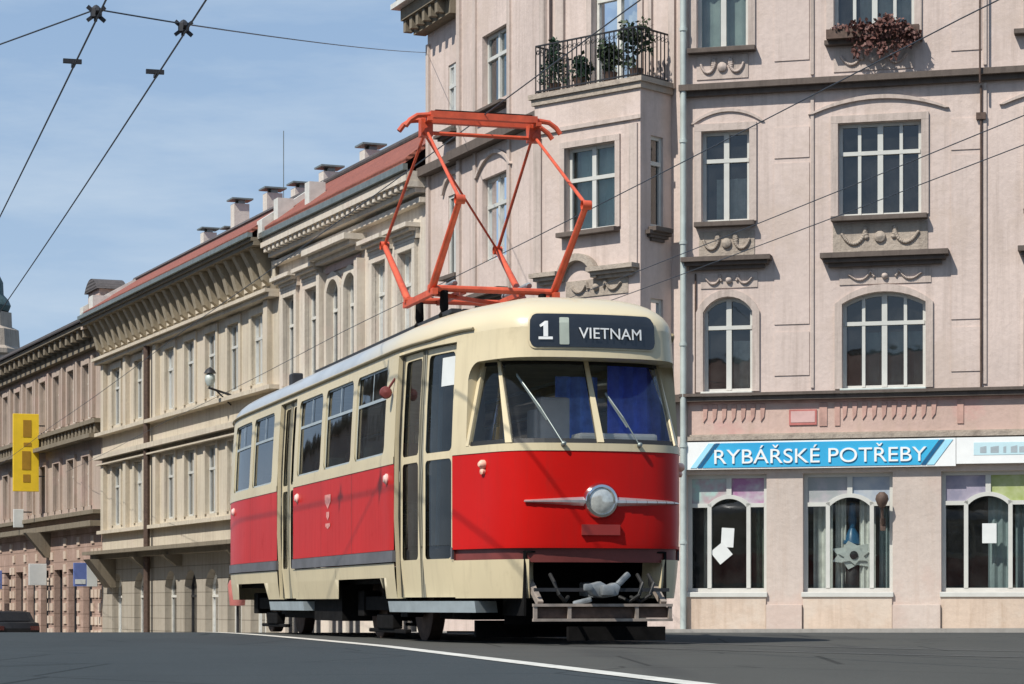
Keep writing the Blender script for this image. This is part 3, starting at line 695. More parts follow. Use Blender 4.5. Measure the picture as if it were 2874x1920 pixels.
for b, z0, z1, r, cu in ((k1, 11.25, 12.8, 0, 'mint'), (k2, 11.15, 12.65, 0, 'lace'), (k1, 7.8, 9.65, 0, 'mint'), (k2, 7.8, 9.65, 0, None), (k1, 4.6, 6.4, .25, None), (k2, 4.6, 6.4, .2, None), (k1, .3, 3., 0, None)):
    window(corner, mS1, b[0], b[1], z0, z1, r, 2, .66, .1, curtain=cu, y=-.0 if b is k2 else .0, sill='ledge' if b is k2 else None)
for b in (k1, k2): tm = MB(); arch_mould(tm, b[0]-.25, b[1]+.25, 9.72, .38, .09, .07 if b is k2 else .17); tm.build('arch_moulding', M['pink_trim'], corner, mS1)
for a, b, p in ((GL-2.2, GL-2.05, .15), (GL-4.2, GL-4.05, .15), (GL-5.2, GL-5.0, .16), (GL-.35, GL-.1, .18), (.02, .2, .06)): MB().box(a, b, -p, .02, 4.6, 13.4 if p == .06 else 14).build('pilaster_strip', M['pink_trim'], corner, mS1)
tm = MB()
tm.box(GL-5.3, GL, -.36, .02, 10.3, 10.5); tm.box(-.1, GL-5.3, -.26, .02, 10.3, 10.5); MB().box(-.1, GL, -.3, .02, 4.27, 4.42).build('string_course', M['ledge'], corner, mS1)
tm.build('string_course', M['ledge'], corner, mS1)
tm = MB(); hood(tm, k2[0]-.2, k2[1]+.2, 10.86, 11.04, .3); hood(tm, k1[0]-.25, k1[1]+.2, 6.86, 7.1, .4); hood(tm, k1[0]-.2, k1[1]+.1, 10.98, 11.14, .3); tm.build('hood_mould', M['ledge'], corner, mS1)
tm = MB()
tm.box(-.5, GL-5.2, -.75, .0, 14.28, 14.40); tm.box(-.4, GL-5.2, -.65, .0, 14.403, 14.52)
tm.build('cornice', M['whited'], corner, mS1)
tm = MB(); tm.box(-.35, GL-5.2, -.55, .0, 14.0, 14.277); tm.box(-.15, GL-5.2, -.3, .0, 13.65, 13.997)
for k in range(6): tm.box(-.3+k*.42, -.14+k*.42, -.5, -.3, 13.72, 13.998)
tm.build('cornice_soffit', M['frieze_shade_dark'], corner, mS1)
rf = MB(); rf.prism([(-.5, -.7), (GL-5.2, -.7), (GL-5.2, 3), (-.5, 3)], lambda a, b, d: (a, b, d + (b+.7)*.5), 14.53, 14.63); rf.build('roof', M['roof_dark'], corner, mS1)
# far side of the corner building (closes the volume)
wall(MB(), 0, 12, zb0-.6, 14, []).build('wall', M['pink'], corner, T0 @ frame((FS(GL) @ Vector((0, 12, 0))), (FS(GL).to_3x3() @ Vector((0, -1, 0)))))

# flower boxes, plants
def FCp(x, y, z): return FC @ Vector((x, y, z))
fbx = empty('flower_box', FRp((w4[0]+w4[1])/2, -.2, Z4b-.12), 'window box of drooping russet flowers on the top floor sill', 'flower box')
ro = Matrix.Translation(-fbx.location) @ FR
MB().box(w4[0]-.1, w4[1]+.12, -.36, -.21, Z4b-.02, Z4b+.16).build('box', M['iron'], fbx, ro)
lv = MB(); leaves(lv, [(w4[0]+.45+i*.21, -.32+random.uniform(-.05, .05), Z4b+.12+random.uniform(-.07, .12)-.06*(i % 3), .2, .13, .2) for i in range(6)], 210, .085, .5)
leaves(lv, [(w4[0]+.5+i*.24, -.36, Z4b-.2+random.uniform(-.08, .05), .1, .07, .17) for i in range(5)], 60, .08, 1.4)
leaves(lv, [(w4[0]+.15, -.3, Z4b+.16, .2, .1, .08)], 70, .07)
lv.build('foliage', M['leafr'], fbx, ro)
def potted(x, y, h, mat, rad, label, conifer=False):
    o = empty('potted_plant', FCp(x, y-bp, zd+.1), label, 'plant')
    MB().lathe([(.0, 0), (.10, 0), (.14, .22), (.15, .24), (.12, .24), (.0, .2)], (0, 0, 0), n=12).build('pot', M['iron'], o, smooth=True)
    MB().tube([(0, 0, .2), (.02, 0, h*.6), (0, .02, h*.9)], .018, 6, .006).build('stem', M['iron'], o)
    lv = MB()
    if conifer: leaves(lv, [(0, 0, .25+h*t, rad*(1.05-t)+.03, rad*(1.05-t)+.03, h*.14) for t in (.05, .2, .35, .5, .65, .8, .9)], 110, .07)
    else: leaves(lv, [(random.uniform(-rad, rad)*.6, random.uniform(-rad, rad)*.5, h*random.uniform(.45, 1), rad*.5, rad*.5, h*.2) for _ in range(6)], 75, .1, .4)
    lv.build('foliage', M[mat], o)
    return o
potted(.62, .3, .9, 'leafd', .33, 'dark green conifer in a pot at the left end of the balcony', True)
potted(2.75, .3, 1.1, 'leafg', .36, 'tall leafy green plant at the right corner of the balcony')
potted(2.15, .22, .75, 'leafg', .28, 'low bushy plant halfway along the balcony railing')
potted(1.35, .25, .6, 'leafd', .22, 'smallest potted plant on the balcony, left of the door')

# ================================================================== ROW OF HOUSES UP THE STREET
def house(name, g0, g1, label):
    o = C1 + e*((g0+g1)/2); root = empty(name, (o.x, o.y, G(o.y)), label, 'building')
    return root, Matrix.Translation(-root.location) @ FS(g1), g1-g0
def chimney(root, mx, x, y, z0, z1, w=.7, d=.5):
    w *= .6
    c = MB().box(x-w/2, x+w/2, y-d/2, y+d/2, z0, z1); o = c.build('chimney', M['chim'], root, mx)
    MB().box(x-w/2-.12, x+w/2+.12, y-d/2-.1, y+d/2+.1, z1+.12, z1+.17).box(x-w/2, x-w/2+.1, y-.1, y+.1, z1, z1+.12).box(x+w/2-.1, x+w/2, y-.1, y+.1, z1, z1+.12).build('chimney_cap', M['zinc'], o, mx)
def roofm(root, mx, L, ze, zr, mat, d=1.25, over=.55):
    r = MB()
    r.prism([(0, -over), (L, -over), (L, d), (0, d)], lambda a, b, t: (a, b, ze + (b+over)/(d+over)*(zr-ze) + t), 0, .12)
    r.prism([(0, d+.002), (L, d+.002), (L, 9), (0, 9)], lambda a, b, t: (a, b, zr + (b-d)*.03 + t), 0, .12)
    o = r.build('roof', M[mat], root, mx)
    MB().tube([(x, d, zr+.14) for x in frange(0, L, 6)], .1, 6).build('ridge_cap', M['roof_dark'], o, mx)
    return o
def backbox(root, mx, L, zt, zb, mat):
    m = MB(); m.face([(0, 0, zb), (0, 9, zb), (0, 9, zt), (0, 0, zt)]); m.face([(L, 0, zb), (L, 9, zb), (L, 9, zt), (L, 0, zt)]); m.face([(0, 9, zb), (L, 9, zb), (L, 9, zt), (0, 9, zt)])
    m.build('wall', M[mat], root, mx)
# --- cream house
root, mx, L = house('cream_house', 7.46, 19.35, 'cream three storey house with red tiled roof next to the pink corner building')
X = lambda g: 19.35-g
wins = []
for g, w_ in ((18.2, 1.0), (16.2, 1.0), (14.35, .95), (12.95, .95), (10.7, 1.0), (8.8, 1.0)): wins.append((X(g)-w_/2, X(g)+w_/2))
ops = [(a, b, z0, z1, r) for a, b in wins for z0, z1, r in ((6.3, 8.75, 0), (2.6, 4.9, 0))] + [(a-.1, b+.1, -.6, 1.6) for a, b in wins]
ops = [(o[0], o[1], o[2], o[3], (.3 if wins.index((o[0], o[1])) in (2, 3) and o[2] > 6 else 0)) if len(o) == 5 else o for o in ops]
wall(MB(), 0, L, -2.2, 10.1, ops, .17).build('wall', M['cream'], root, mx)
backbox(root, mx, L, 10.4, -2.2, 'cream')
for i, (a, b) in enumerate(wins):
    window(root, mx, a, b, 6.3, 8.75, .3 if i in (2, 3) else 0, 2, .68, .17, mat='whited', curtain=None, sill=None, surr=(.2, .1, 'cream'))
    window(root, mx, a, b, 2.6, 4.9, 0, 2, .68, .17, mat='whited', curtain='lace', cov=(0, 1), surr=(.2, .08, 'cream'))
    window(root, mx, a-.1, b+.1, -.6, 1.6, 0, 2, .7, .17, mat='dark', curtain=None)
for i, (a, b) in enumerate(wins):
    if i not in (2, 3): MB().box(a-.3, b+.3, -.1, .02, 8.96, 9.2).build('wall_panel', M['cream'], root, mx)
for a, b in ((wins[2][0]-.5, wins[2][0]-.25), (wins[3][1]+.25, wins[3][1]+.5)): MB().box(a, b, -.22, .02, 5.76, 9.0).build('pilaster', M['cream'], root, mx)
for i, (a, b) in enumerate(wins):
    if i in (2, 3): continue
    h = MB(); hood(h, a-.35, b+.35, 9.05, 9.32, .38); h.build('hood_mould', M['cream'], root, mx)
h = MB(); hood(h, wins[2][0]-.6, wins[3][1]+.6, 9.2, 9.6, .6); h.build('hood_mould', M['cream'], root, mx)
MB().box(wins[2][0]-.22, wins[3][1]+.22, -.05, .0, 8.96, 9.15).build('wall_panel', M['creampink'], root, mx); MB().box(wins[2][1]+.21, wins[3][0]-.21, -.06, .02, 5.8, 8.8).build('wall_panel', M['creampink'], root, mx)
tm = MB(); tm.box(0, L, -.2, .02, 9.72, 9.84); tm.box(0, L, -.32, .02, 9.95, 10.06); tm.box(0, L, -.55, .02, 10.2, 10.34); tm.box(0, L, -.5, .02, 10.343, 10.44)
for k in range(30): tm.box(.15+k*.4, .33+k*.4, -.5, .02, 10.063, 10.197)
tm.box(0, L, -.28, .02, 5.55, 5.75); tm.box(0, L, -.15, .02, 5.3, 5.4); tm.box(0, L, -.3, .02, 1.95, 2.15)
tm.build('cornice', M['cream'], root, mx)
MB().box(0, L, -.62, -.5, 10.45, 10.6).build('gutter', M['zinc'], root, mx)
rf = roofm(root, mx, L, 10.62, 11.95, 'roof')
creamroof = (rf, mx)
pp = MB(); pp.prism([(-.62, 10.95), (1.2, 12.15), (4.5, 12.3), (4.5, 11.5), (-.62, 10.45)], lambda a, b, d: (d, a, b), -.1, .4); pp.build('parapet', M['whited'], root, mx)
for a in (.45, 3.3): MB().box(a, a+.4, -.3, .15, 10.65, 11.5).build('roof_pier', M['whited'], root, mx)
ax_, az_ = q_of(650, 300, FS(19.35), 2.5)
MB().tube([(ax_, 2.5, 12), (ax_, 2.5, az_)], .014, 6).build('aerial', M['zinc'], root, mx)
# --- yellow house
root, mx, L = house('yellow_house', 19.36, 41.2, 'pale yellow house with deep bracketed frieze under its eaves, between cream and rose houses')
X = lambda g: 41.2-g
cs = [21.4, 23.9, 26.4, 28.9, 31.4, 35.6, 38.9]
wins = [(X(g)-.6, X(g)+.6) for g in cs]
ops = []
for a, b in wins: ops += [(a, b, 6.6, 8.6), (a, b, 3.05, 5.15)]
gr = [(a-.15, b+.15, -1.4, 1.35, .5) for a, b in wins]
door_g = 28.9
wall(MB(), 0, L, 2.0, 10.3, ops, .16).build('wall', M['yellow'], root, mx)
wall(MB(), 0, L, -2.6, 2.0, gr, .3).build('wall', M['yellow_g'], root, mx)
backbox(root, mx, L, 10.4, -2.6, 'yellow')
for i, (a, b) in enumerate(wins):
    window(root, mx, a, b, 6.6, 8.6, 0, 2, .66, .16, mat='white', curtain='lace', sill=None, surr=(.2, .06, 'yellow')); window(root, mx, a, b, 3.05, 5.15, 0, 2, .66, .16, mat='white', curtain='lace', sill=None, surr=(.2, .06, 'yellow'))
    window(root, mx, a-.15, b+.15, -1.4, 1.35, .5, 2, .7, .3, mat='dark' if cs[i] == door_g else 'whited', curtain=None, sill=None)
for g in (20.2, 33.0, 34.4, 37.2, 40.6): MB().box(X(g)-.2, X(g)+.2, -.16, .02, 2.91, 5.24).build('pilaster', M['yellow'], root, mx); MB().box(X(g)-.2, X(g)+.2, -.16, .02, 6.43, 8.87).build('pilaster', M['yellow'], root, mx)
tm = MB(); tm.box(0, L, -.42, .02, 9.0, 9.1); tm.box(0, L, -.3, .02, 8.88, 8.997); tm.box(0, L, -.3, .02, 6.3, 6.42); tm.box(0, L, -.35, .02, 5.45, 5.62); tm.box(0, L, -.22, .02, 2.78, 2.9); tm.box(0, L, -.25, .02, 5.25, 5.3)
tm.build('string_course', M['yellow'], root, mx)
MB().box(0, L, -.1, .02, 9.103, 10.25).build('frieze', M['frieze_shade_dark'], root, mx)
for k in range(24):
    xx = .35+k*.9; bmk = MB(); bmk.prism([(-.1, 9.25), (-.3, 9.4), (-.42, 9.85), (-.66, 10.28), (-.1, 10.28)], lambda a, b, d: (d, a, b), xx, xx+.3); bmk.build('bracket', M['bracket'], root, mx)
    MB().box(xx+.42, xx+.78, -.13, -.1, 9.3, 9.9).build('frieze_panel', M['yellow'], root, mx)
MB().box(0, L, -.75, .02, 10.285, 10.4).box(0, L, -.82, .0, 10.403, 10.5).build('cornice', M['frieze_shade_dark'], root, mx)
MB().box(0, L, -.92, -.78, 10.503, 10.63).build('gutter', M['zinc'], root, mx)
rfy = roofm(root, mx, L, 10.62, 11.9, 'roof', 1.2, .8)
sl_ = MB(); sl_.box(0, L, -.75, .02, 2.02, 2.14); sl_.box(0, L, -.45, .02, 1.86, 2.017); sl_.build('balcony_slab', M['frieze_shade_dark'], root, mx)
for g, w_, h_ in ((22.6, .14, .35), (30.1, .14, .35), (34.2, .16, .4), (39.6, .5, 1.0)):
    c = MB(); c.prism([(0, 1.85-h_), (-.18, 1.85-h_), (-.5-.45*h_, 1.85), (0, 1.85)], lambda a, b, d: (d, a, b), X(g)-w_, X(g)+w_); c.build('corbel', M['frieze_shade_dark'], root, mx)  # shade below the slab is in the corbel colour
MB().tube([(X(33.8), -.2, z) for z in (-1.5, 2, 5, 8.9)], .11, 8).build('downpipe', M['iron'], root, mx)
pp = MB(); pp.prism([(-.8, 10.95), (1.2, 12.1), (4.5, 12.3), (4.5, 11.5), (-.8, 10.45)], lambda a, b, d: (d, a, b), -.1, .45); pp.build('parapet', M['whited'], root, mx)
MB().box(.5, 1.1, -.6, .15, 10.65, 11.3).build('roof_pier', M['whited'], root, mx)
for px, py, yd in ((850, 330, 1.9), (755, 380, 1.9), (690, 418, 1.9), (625, 430, 1.9), (550, 455, 1.9), (530, 520, 4.), (478, 522, 4.)):
    q, zt_ = q_of(px, py, FS(19.35), yd)
    if q > .5: chimney(creamroof[0], creamroof[1], q, yd, 11.5, zt_-.2, .75, .5)
    else: chimney(rfy, mx, q_of(px, py, FS(41.2), yd)[0], yd, 11.5, zt_-.2, .75, .5)
# --- rose house
root, mx, L = house('rose_house', 41.21, 76, 'rose brown house with dark eaves and block patterned ground floor farthest up the street')
X = lambda g: 76-g
cs = [43.6+2.6*i for i in range(12)]
wins = [(X(g)-.55, X(g)+.55) for g in cs]
ops = []
for a, b in wins: ops += [(a, b, 7.15, 9.15), (a, b, 3.9, 5.75)]
wall(MB(), 0, L, 3.2, 10.2, ops, .2).build('wall', M['rose'], root, mx)
wall(MB(), 0, L, -3.2, 3.2, [(a-.2, b+.2, -1.6, 1.6) for a, b in wins], .3).build('wall', M['rose_g'], root, mx)
backbox(root, mx, L, 10.2, -3.2, 'rose')
for i, (a, b) in enumerate(wins):
    window(root, mx, a, b, 7.15, 9.15, 0, 2, .66, .2, mat='whited', curtain='lace', sill=None, surr=(.18, .1, 'rose')); window(root, mx, a, b, 3.9, 5.75, 0, 2, .66, .2, mat='whited', curtain='drape', cov=(0, 1), sill=None, surr=(.18, .1, 'rose'))
    window(root, mx, a-.2, b+.2, -1.6, 1.6, 0, 2, .66, .3, mat='dark', curtain=None, sill=None)
for a, b in wins: MB().box(b+.45, b+.75, -.13, .02, 7.1, 9.4).build('pilaster', M['rose'], root, mx)
bl = MB()
for i in range(58):
    for j in range(9):
        if random.random() < .85: bl.box(.1+i*.6, .55+i*.6, -.05, .02, -1.5+j*.5, -1.2+j*.5) if all(not (a-.35 < .3+i*.6 < b+.35) for a, b in wins) else None
bl.build('stone_blocks', M['stone'], root, mx)
tm = MB(); tm.box(0, L, -.3, .02, 6.85, 7.0); tm.box(0, L, -.5, .02, 6.3, 6.45); tm.box(0, L, -.35, .02, 3.55, 3.7); tm.box(0, L, -.45, .02, 3.1, 3.3)
for k in range(56): tm.box(.1+k*.62, .36+k*.62, -.2, .02, 6.5, 6.85)
tm.build('string_course', M['frieze_shade_dark'], root, mx)
tm = MB(); tm.box(0, L, -.7, .02, 10.3, 10.45); tm.box(0, L, -.3, .02, 9.6, 9.72); tm.box(0, L, -.12, .02, 9.72, 10.297)
for k in range(35): tm.box(.2+k*1., .5+k*1., -.6, .02, 9.95, 10.297)
tm.build('cornice', M['frieze_shade_dark'], root, mx)
roofm(root, mx, L, 10.46, 11.35, 'roof_dark', 1.1, .8)
pp = MB(); pp.prism([(-.7, 10.5), (1.2, 11.7), (3.5, 12.0), (3.5, 11.2), (-.7, 10.2)], lambda a, b, d: (d, a, b), L-.4, L+.002); pp.build('parapet', M['stone'], root, mx)
dm = MB(); dm.box(X(42.6)-.9, X(42.6)+.9, .0, .9, 10.6, 11.75); do = dm.build('dormer', M['frieze'], root, mx)
dm = MB(); dm.prism([(x_, z_) for x_, z_ in arch_pts(X(42.6)-1.05, X(42.6)+1.05, 11.75, .45)], lambda a, b, d: (a, d, b), -.12, 1.0); dm.build('dormer_roof', M['roof_dark'], do, mx, smooth=True)
for g in (50.5,):
    c = MB(); c.prism([(0, 2.1), (-.18, 2.1), (-1.0, 3.08), (0, 3.08)], lambda a, b, d: (d, a, b), X(g)-.25, X(g)+.25); c.build('corbel', M['frieze_shade_dark'], root, mx)  # same dark tone, shade coloured into the corbel

# --- projecting signs, lantern, bin on that side of the street
def gp(px):   # distance up the street of a photo column on the facade plane pushed out by y
    k = (px*1.22454-1437)/6890; return (C1.x - k*C1.y)/(-e.x + k*e.y)
def streetpt(g, y, z): return FS(g) @ Vector((0, y, z))
def blade(name, g, y0, y1, z0, z1, mat, label, marks=(), cat='sign'):
    o = empty(name, streetpt(g, 0, z0), label, cat); fx = Matrix.Translation(-o.location) @ FS(g)
    MB().box(-.06, .06, -y1, -y0, z0, z1).build('board', M[mat], o, fx, bevel=.015)
    MB().bar((0, -y0, z0+.2*(z1-z0)), (0, .05, z0+.2*(z1-z0)), .05).bar((0, -y0, z0+.85*(z1-z0)), (0, .05, z0+.85*(z1-z0)), .05).build('bracket', M['dark'], o, fx)
    for a, b, c, d, mt in marks:
        MB().box(.062, .072, -(y0+(y1-y0)*b), -(y0+(y1-y0)*a), z0+(z1-z0)*c, z0+(z1-z0)*d).build('mark', M[mt], o, fx, bevel=.004)
    return o
blade('hanging_sign', gp(80)-2.0, .25, 1.28, 4.75, 7.85, 'yel', 'tall yellow sign board projecting from the rose house', ((.3, .62, .70, .92, 'ochre'), (.3, .6, .58, .63, 'ochre'), (.32, .66, .28, .52, 'ochre'), (.34, .62, .12, .22, 'ochre')))
blade('hanging_sign', gp(118), .2, .9, 1.0, 1.85, 'paper', 'small plain white sign board under the rose house balcony ledge')
blade('hanging_sign', gp(232)-.4, .25, 1.1, .9, 1.75, 'blue', 'blue and white sign board beside the dark corbel of the yellow house', ((.0, .45, .0, 1., 'paper'), (.5, .95, .1, .3, 'paper')))
blade('hanging_sign', gp(15), .2, 1.1, .9, 1.7, 'blue', 'blue sign board at the left edge of the picture', ((.1, .9, .0, .35, 'paper'),))
blade('hanging_sign', gp(70), .3, .7, 3.4, 4.15, 'paper', 'pale slim sign directly below the tall yellow board')
o = empty('street_lantern', streetpt(gp(530), 0, 6.2), 'small pale lantern on an iron wall arm of the yellow house', 'lamp'); fx = Matrix.Translation(-o.location) @ FS(gp(530))
MB().bar((0, 0, 6.5), (0, -.7, 6.7), .06).bar((0, 0, 6.2), (0, -.5, 6.66), .04).build('arm', M['dark'], o, fx)
MB().lathe([(0, 0), (.09, .04), (.16, .2), (.14, .34), (.06, .42), (0, .43)], (0, -.65, 6.72), n=12).build('globe', M['zincl'], o, fx, smooth=True)
MB().lathe([(0, .43), (.19, .41), (.12, .52), (0, .6)], (0, -.65, 6.72), n=12).build('cap', M['dark'], o, fx, smooth=True)
p = Vector((-7.15, 64, 0)); o = empty('litter_bin', (p.x, p.y, G(64)), 'red litter bin on a thin post behind the tail of the tram', 'litter bin')
MB().tube([(0, 0, 0), (0, 0, 1.75)], .035, 8).build('post', M['dark'], o); MB().lathe([(0, .95), (.2, .97), (.25, 1.5), (.2, 1.62), (0, 1.7)], (0, -.1, 0), n=14).build('bin', M['redp'], o, smooth=True)
# pavement with kerb along both fronts
def pavement(F, x0, x1, w, n, h=.15):
    mb = MB(); kb = MB(); P = []
    for x in frange(x0, x1, n):
        a = F @ Vector((x, .05, 0)); b = F @ Vector((x, -w, 0)); c = F @ Vector((x, -w-.15, 0))
        P.append((Vector((a.x, a.y, G(a.y)+h)), Vector((b.x, b.y, G(b.y)+h)), Vector((c.x, c.y, G(c.y)+h))))
    for p, q in zip(P, P[1:]):
        mb.face([p[0], p[1], q[1], q[0]]); kb.face([p[1], p[2], q[2], q[1]])
        kb.face([p[2], p[2]-Vector((0, 0, .3)), q[2]-Vector((0, 0, .3)), q[2]])
    tag(mb.build('pavement', M['concrete'], doubles=True), kind='structure'); tag(kb.build('kerb', M['concrete'], doubles=True), kind='structure')
pavement(FR, -1.2, 14, 2.2, 16); pavement(FS(76), 0, 76.5, 2.4, 60)

def far_side(o, xd, L, h, label, mat):
    F = frame(Vector(o), xd); root = empty('house', (o[0], o[1], 0), label, 'building'); mx = Matrix.Translation(-root.location) @ F
    xs_ = [1.2+i*2.8 for i in range(int((L-2)/2.8))]; ops = [(x, x+1.2, z, z+2.1) for x in xs_ for z in (1.0, 4.6, 8.2) if z+2.6 < h]
    wall(MB(), 0, L, -2, h, ops, .25).build('wall', M[mat], root, mx); backbox(root, mx, L, h, -2, mat)
    for a, b, c, d in ops: w = MB().box(a, a+.07, .17, .25, c, d).box(b-.07, b, .17, .25, c, d).box((a+b)/2-.05, (a+b)/2+.05, .17, .25, c, d).box(a+.07, b-.07, .172, .25, c+1.35, c+1.45).build('window', M['white'], root, mx); MB().face([(a, .23, c), (b, .23, c), (b, .23, d), (a, .23, d)]).build('pane', M['carp'], w, mx)
    MB().box(-.3, L+.3, -.5, .3, h+.002, h+.35).build('cornice', M['frieze_shade_dark'], root, mx); roofm(root, mx, L, h+.36, h+3, 'roof', 4, .4)
nn_ = Vector((-.9247, -.3808, 0))
p = C1+nn_*20+e*8; far_side((p.x, p.y, 0), e, 46, 11, 'plain grey house across the street, outside the picture at left', 'cream')
p = C1+nn_*20+e*54.5; far_side((p.x, p.y, 0), e, 40, 10, 'plain brown house farther along the far side, outside the picture', 'rose')
far_side((34, -30, 0), (-1, 0, 0), 40, 13, 'tall house across the square behind the viewer', 'yellow')
far_side((-6.5, -30, 0), (-1, 0, 0), 36, 11, 'lower house across the square behind the viewer', 'rose')

# ---- far church tower
z0 = G(220)
o = empty('church_tower', (-47.2, 220, z0), 'distant stone tower with green copper dome at the left edge', 'tower')
MB().lathe([(3.3, 0), (3.2, 22.3-z0), (3.5, 22.5-z0), (3.5, 22.9-z0), (3.1, 23.2-z0), (3.0, 24.7-z0), (2.4, 25-z0), (2.35, 26.3-z0), (0, 26.35-z0)], (0, 0, 0), n=8).build('shaft', M['relief'], o)
MB().lathe([(2.1, 26.4-z0), (2.3, 26.9-z0), (2.1, 27.4-z0), (1.65, 27.9-z0), (1.6, 29-z0), (1.1, 30-z0), (.5, 31.2-z0), (.05, 34-z0)], (0, 0, 0), n=12).build('dome', M['copper'], o, smooth=True)
# ---- parked car, only its upper half shows over the crown of the road
cx, cy = -19.55, 95.0
o = empty('parked_car', (cx, cy, G(cy)), 'black parked car low at the left edge of the street', 'car', rz=math.atan2(e.y, e.x)-math.pi/2)
c = MB(); prof = [(-2.05, .35), (-2.1, .75), (-1.95, .95), (-1.15, 1.0), (-.55, 1.36), (.75, 1.40), (1.5, 1.02), (2.05, .92), (2.12, .6), (2.08, .35)]
c.prism(prof, lambda a, b, d: (d*(1-.16*max(0, (b-.95))), a, b), -.86, .86); c.build('body', M['carp'], o, bevel=.05, smooth=True)
g = MB(); g.face([(-.68, -1.16, 1.03), (.68, -1.16, 1.03), (.62, -.6, 1.34), (-.62, -.6, 1.34)]); g.build('rear_window', M['carp'], o)
for sx_ in (-1, 1):
    MB().box(sx_*.5, sx_*.82, -2.13, -2.05, .68, .84).build('tail_light', M['tail'], o)
    for yy in (-1.3, 1.3):
        w = MB().lathe([(0, -.1), (.31, -.1), (.32, -.06), (.32, .06), (.31, .1), (0, .1)], (sx_*.78, yy, .32), (1, 0, 0), 18).build('wheel', M['rubber'], o, smooth=True)
        MB().lathe([(0, 0), (.18, .0), (.2, -.02)], (sx_*.89, yy, .32), (sx_, 0, 0), 14).build('rim', M['zinc'], w)

# ================================================================== TRAM
TR = Matrix.Rotation(R(16.01), 4, 'Z'); TLOC = Vector((.755, 20.848, .0))
tram = empty('tram', TLOC, 'old red and cream tram with raised orange pantograph and round central headlight', 'tram', rz=R(16.01))
half = [(0, 0), (.008, .18), (.03, .36), (.075, .55), (.17, .715), (.35, .83), (.6, .915), (.95, 1.035), (1.3, 1.13), (1.75, 1.205), (2.4, 1.25), (2.9, 1.25), (4, 1.25), (6, 1.25), (8, 1.25), (9.6, 1.25), (10.6, 1.25), (11.4, 1.225), (12.1, 1.15), (12.8, 1.0), (13.3, .8), (13.55, .5), (13.65, .26), (13.68, 0)]
def cr(p0, p1, p2, p3, t):
    return [.5*((2*p1[i]) + (-p0[i]+p2[i])*t + (2*p0[i]-5*p1[i]+4*p2[i]-p3[i])*t*t + (-p0[i]+3*p1[i]-3*p2[i]+p3[i])*t**3) for i in (0, 1)]
PL = []
for i in range(len(half)-1):
    p0 = half[i-1] if i else (half[1][0], -half[1][1]); p3 = half[i+2] if i+2 < len(half) else (half[-2][0], -half[-2][1])
    n = max(6, int(math.dist(half[i], half[i+1])/.04))
    for k in range(n): PL.append(cr(p0, half[i], half[i+1], p3, k/n))
PL.append(list(half[-1]))
SL = [0.]
for a, b in zip(PL, PL[1:]): SL.append(SL[-1] + math.dist(a, b))
SEND = SL[-1]
import bisect
def uvn(s):
    s = min(max(s, 0), SEND); i = min(max(bisect.bisect_right(SL, s)-1, 0), len(PL)-2); t = (s-SL[i])/max(1e-9, SL[i+1]-SL[i])
    u = PL[i][0]+(PL[i+1][0]-PL[i][0])*t; v = PL[i][1]+(PL[i+1][1]-PL[i][1])*t
    j0, j1 = max(i-2, 0), min(i+3, len(PL)-1); du, dv = PL[j1][0]-PL[j0][0], PL[j1][1]-PL[j0][1]
    if s < .02: du, dv = 0, 1
    if s > SEND-.02: du, dv = 0, -1
    l = math.hypot(du, dv); return u, v, (-dv/l, du/l)      # outward normal
def s_u(u):
    for i in range(len(PL)-1):
        if PL[i][0] <= u <= PL[i+1][0]: return SL[i]+(SL[i+1]-SL[i])*(u-PL[i][0])/max(1e-9, PL[i+1][0]-PL[i][0])
    return SEND
def s_v(v):
    for i in range(len(PL)-1):
        if PL[i][1] <= v <= PL[i+1][1]: return SL[i]+(SL[i+1]-SL[i])*(v-PL[i][1])/max(1e-9, PL[i+1][1]-PL[i][1])
    return 0
def inset(z):
    if z < .7: return .035*((.7-z)/.35)**1.5
    if z > 1.62: return .055*((z-1.62)/1.04)**1.3
    return 0
def sstep(a, b, x): t = min(1, max(0, (x-a)/(b-a))); return t*t*(3-2*t)
def TP(side, s, z, off=0.):
    u, v, n = uvn(s); d = off-inset(z)
    wf = 1-sstep(.5, 1.05, u); rake = .05*sstep(1.5, 2.7, z)*wf
    wl = (1-sstep(.5, .98, u))*.03*sstep(1.0, .6, z)
    return Vector((-(v+n[1]*d)*side, u+n[0]*d+rake+wl, z))
def strip(mb, side, s0, s1, z0, z1, off=0., nz=1, ds=.1):
    n = max(1, int(abs(s1-s0)/ds)); S = frange(s0, s1, n); Zs = frange(z0, z1, nz)
    for a, b in zip(S, S[1:]):
        for c, d in zip(Zs, Zs[1:]): mb.face([TP(side, a, c, off), TP(side, b, c, off), TP(side, b, d, off), TP(side, a, d, off)])
def jamb(mb, side, s, z0, z1, o0, o1, nz=3):
    Zs = frange(z0, z1, nz)
    for c, d in zip(Zs, Zs[1:]): mb.face([TP(side, s, c, o0), TP(side, s, c, o1), TP(side, s, d, o1), TP(side, s, d, o0)])
def ledge(mb, side, s0, s1, z, o0, o1, ds=.1):
    n = max(1, int(abs(s1-s0)/ds)); S = frange(s0, s1, n)
    for a, b in zip(S, S[1:]): mb.face([TP(side, a, z, o0), TP(side, b, z, o0), TP(side, b, z, o1), TP(side, a, z, o1)])
def fillet(mb, side, s0, s1, z0, z1, r, off=0., corners='abcd'):
    """rounded corners of an opening: the web left in each corner"""
    for nm, cs, cz, ds, dz in (('a', s0, z0, 1, 1), ('b', s1, z0, -1, 1), ('c', s1, z1, -1, -1), ('d', s0, z1, 1, -1)):
        if nm not in corners: continue
        P = [(cs+ds*r*(1-math.cos(t)), cz+dz*r*(1-math.sin(t))) for t in frange(0, math.pi/2, 6)]
        for (a, b), (c, d) in zip(P, P[1:]): mb.face([TP(side, cs, cz, off), TP(side, a, b, off), TP(side, c, d, off)])
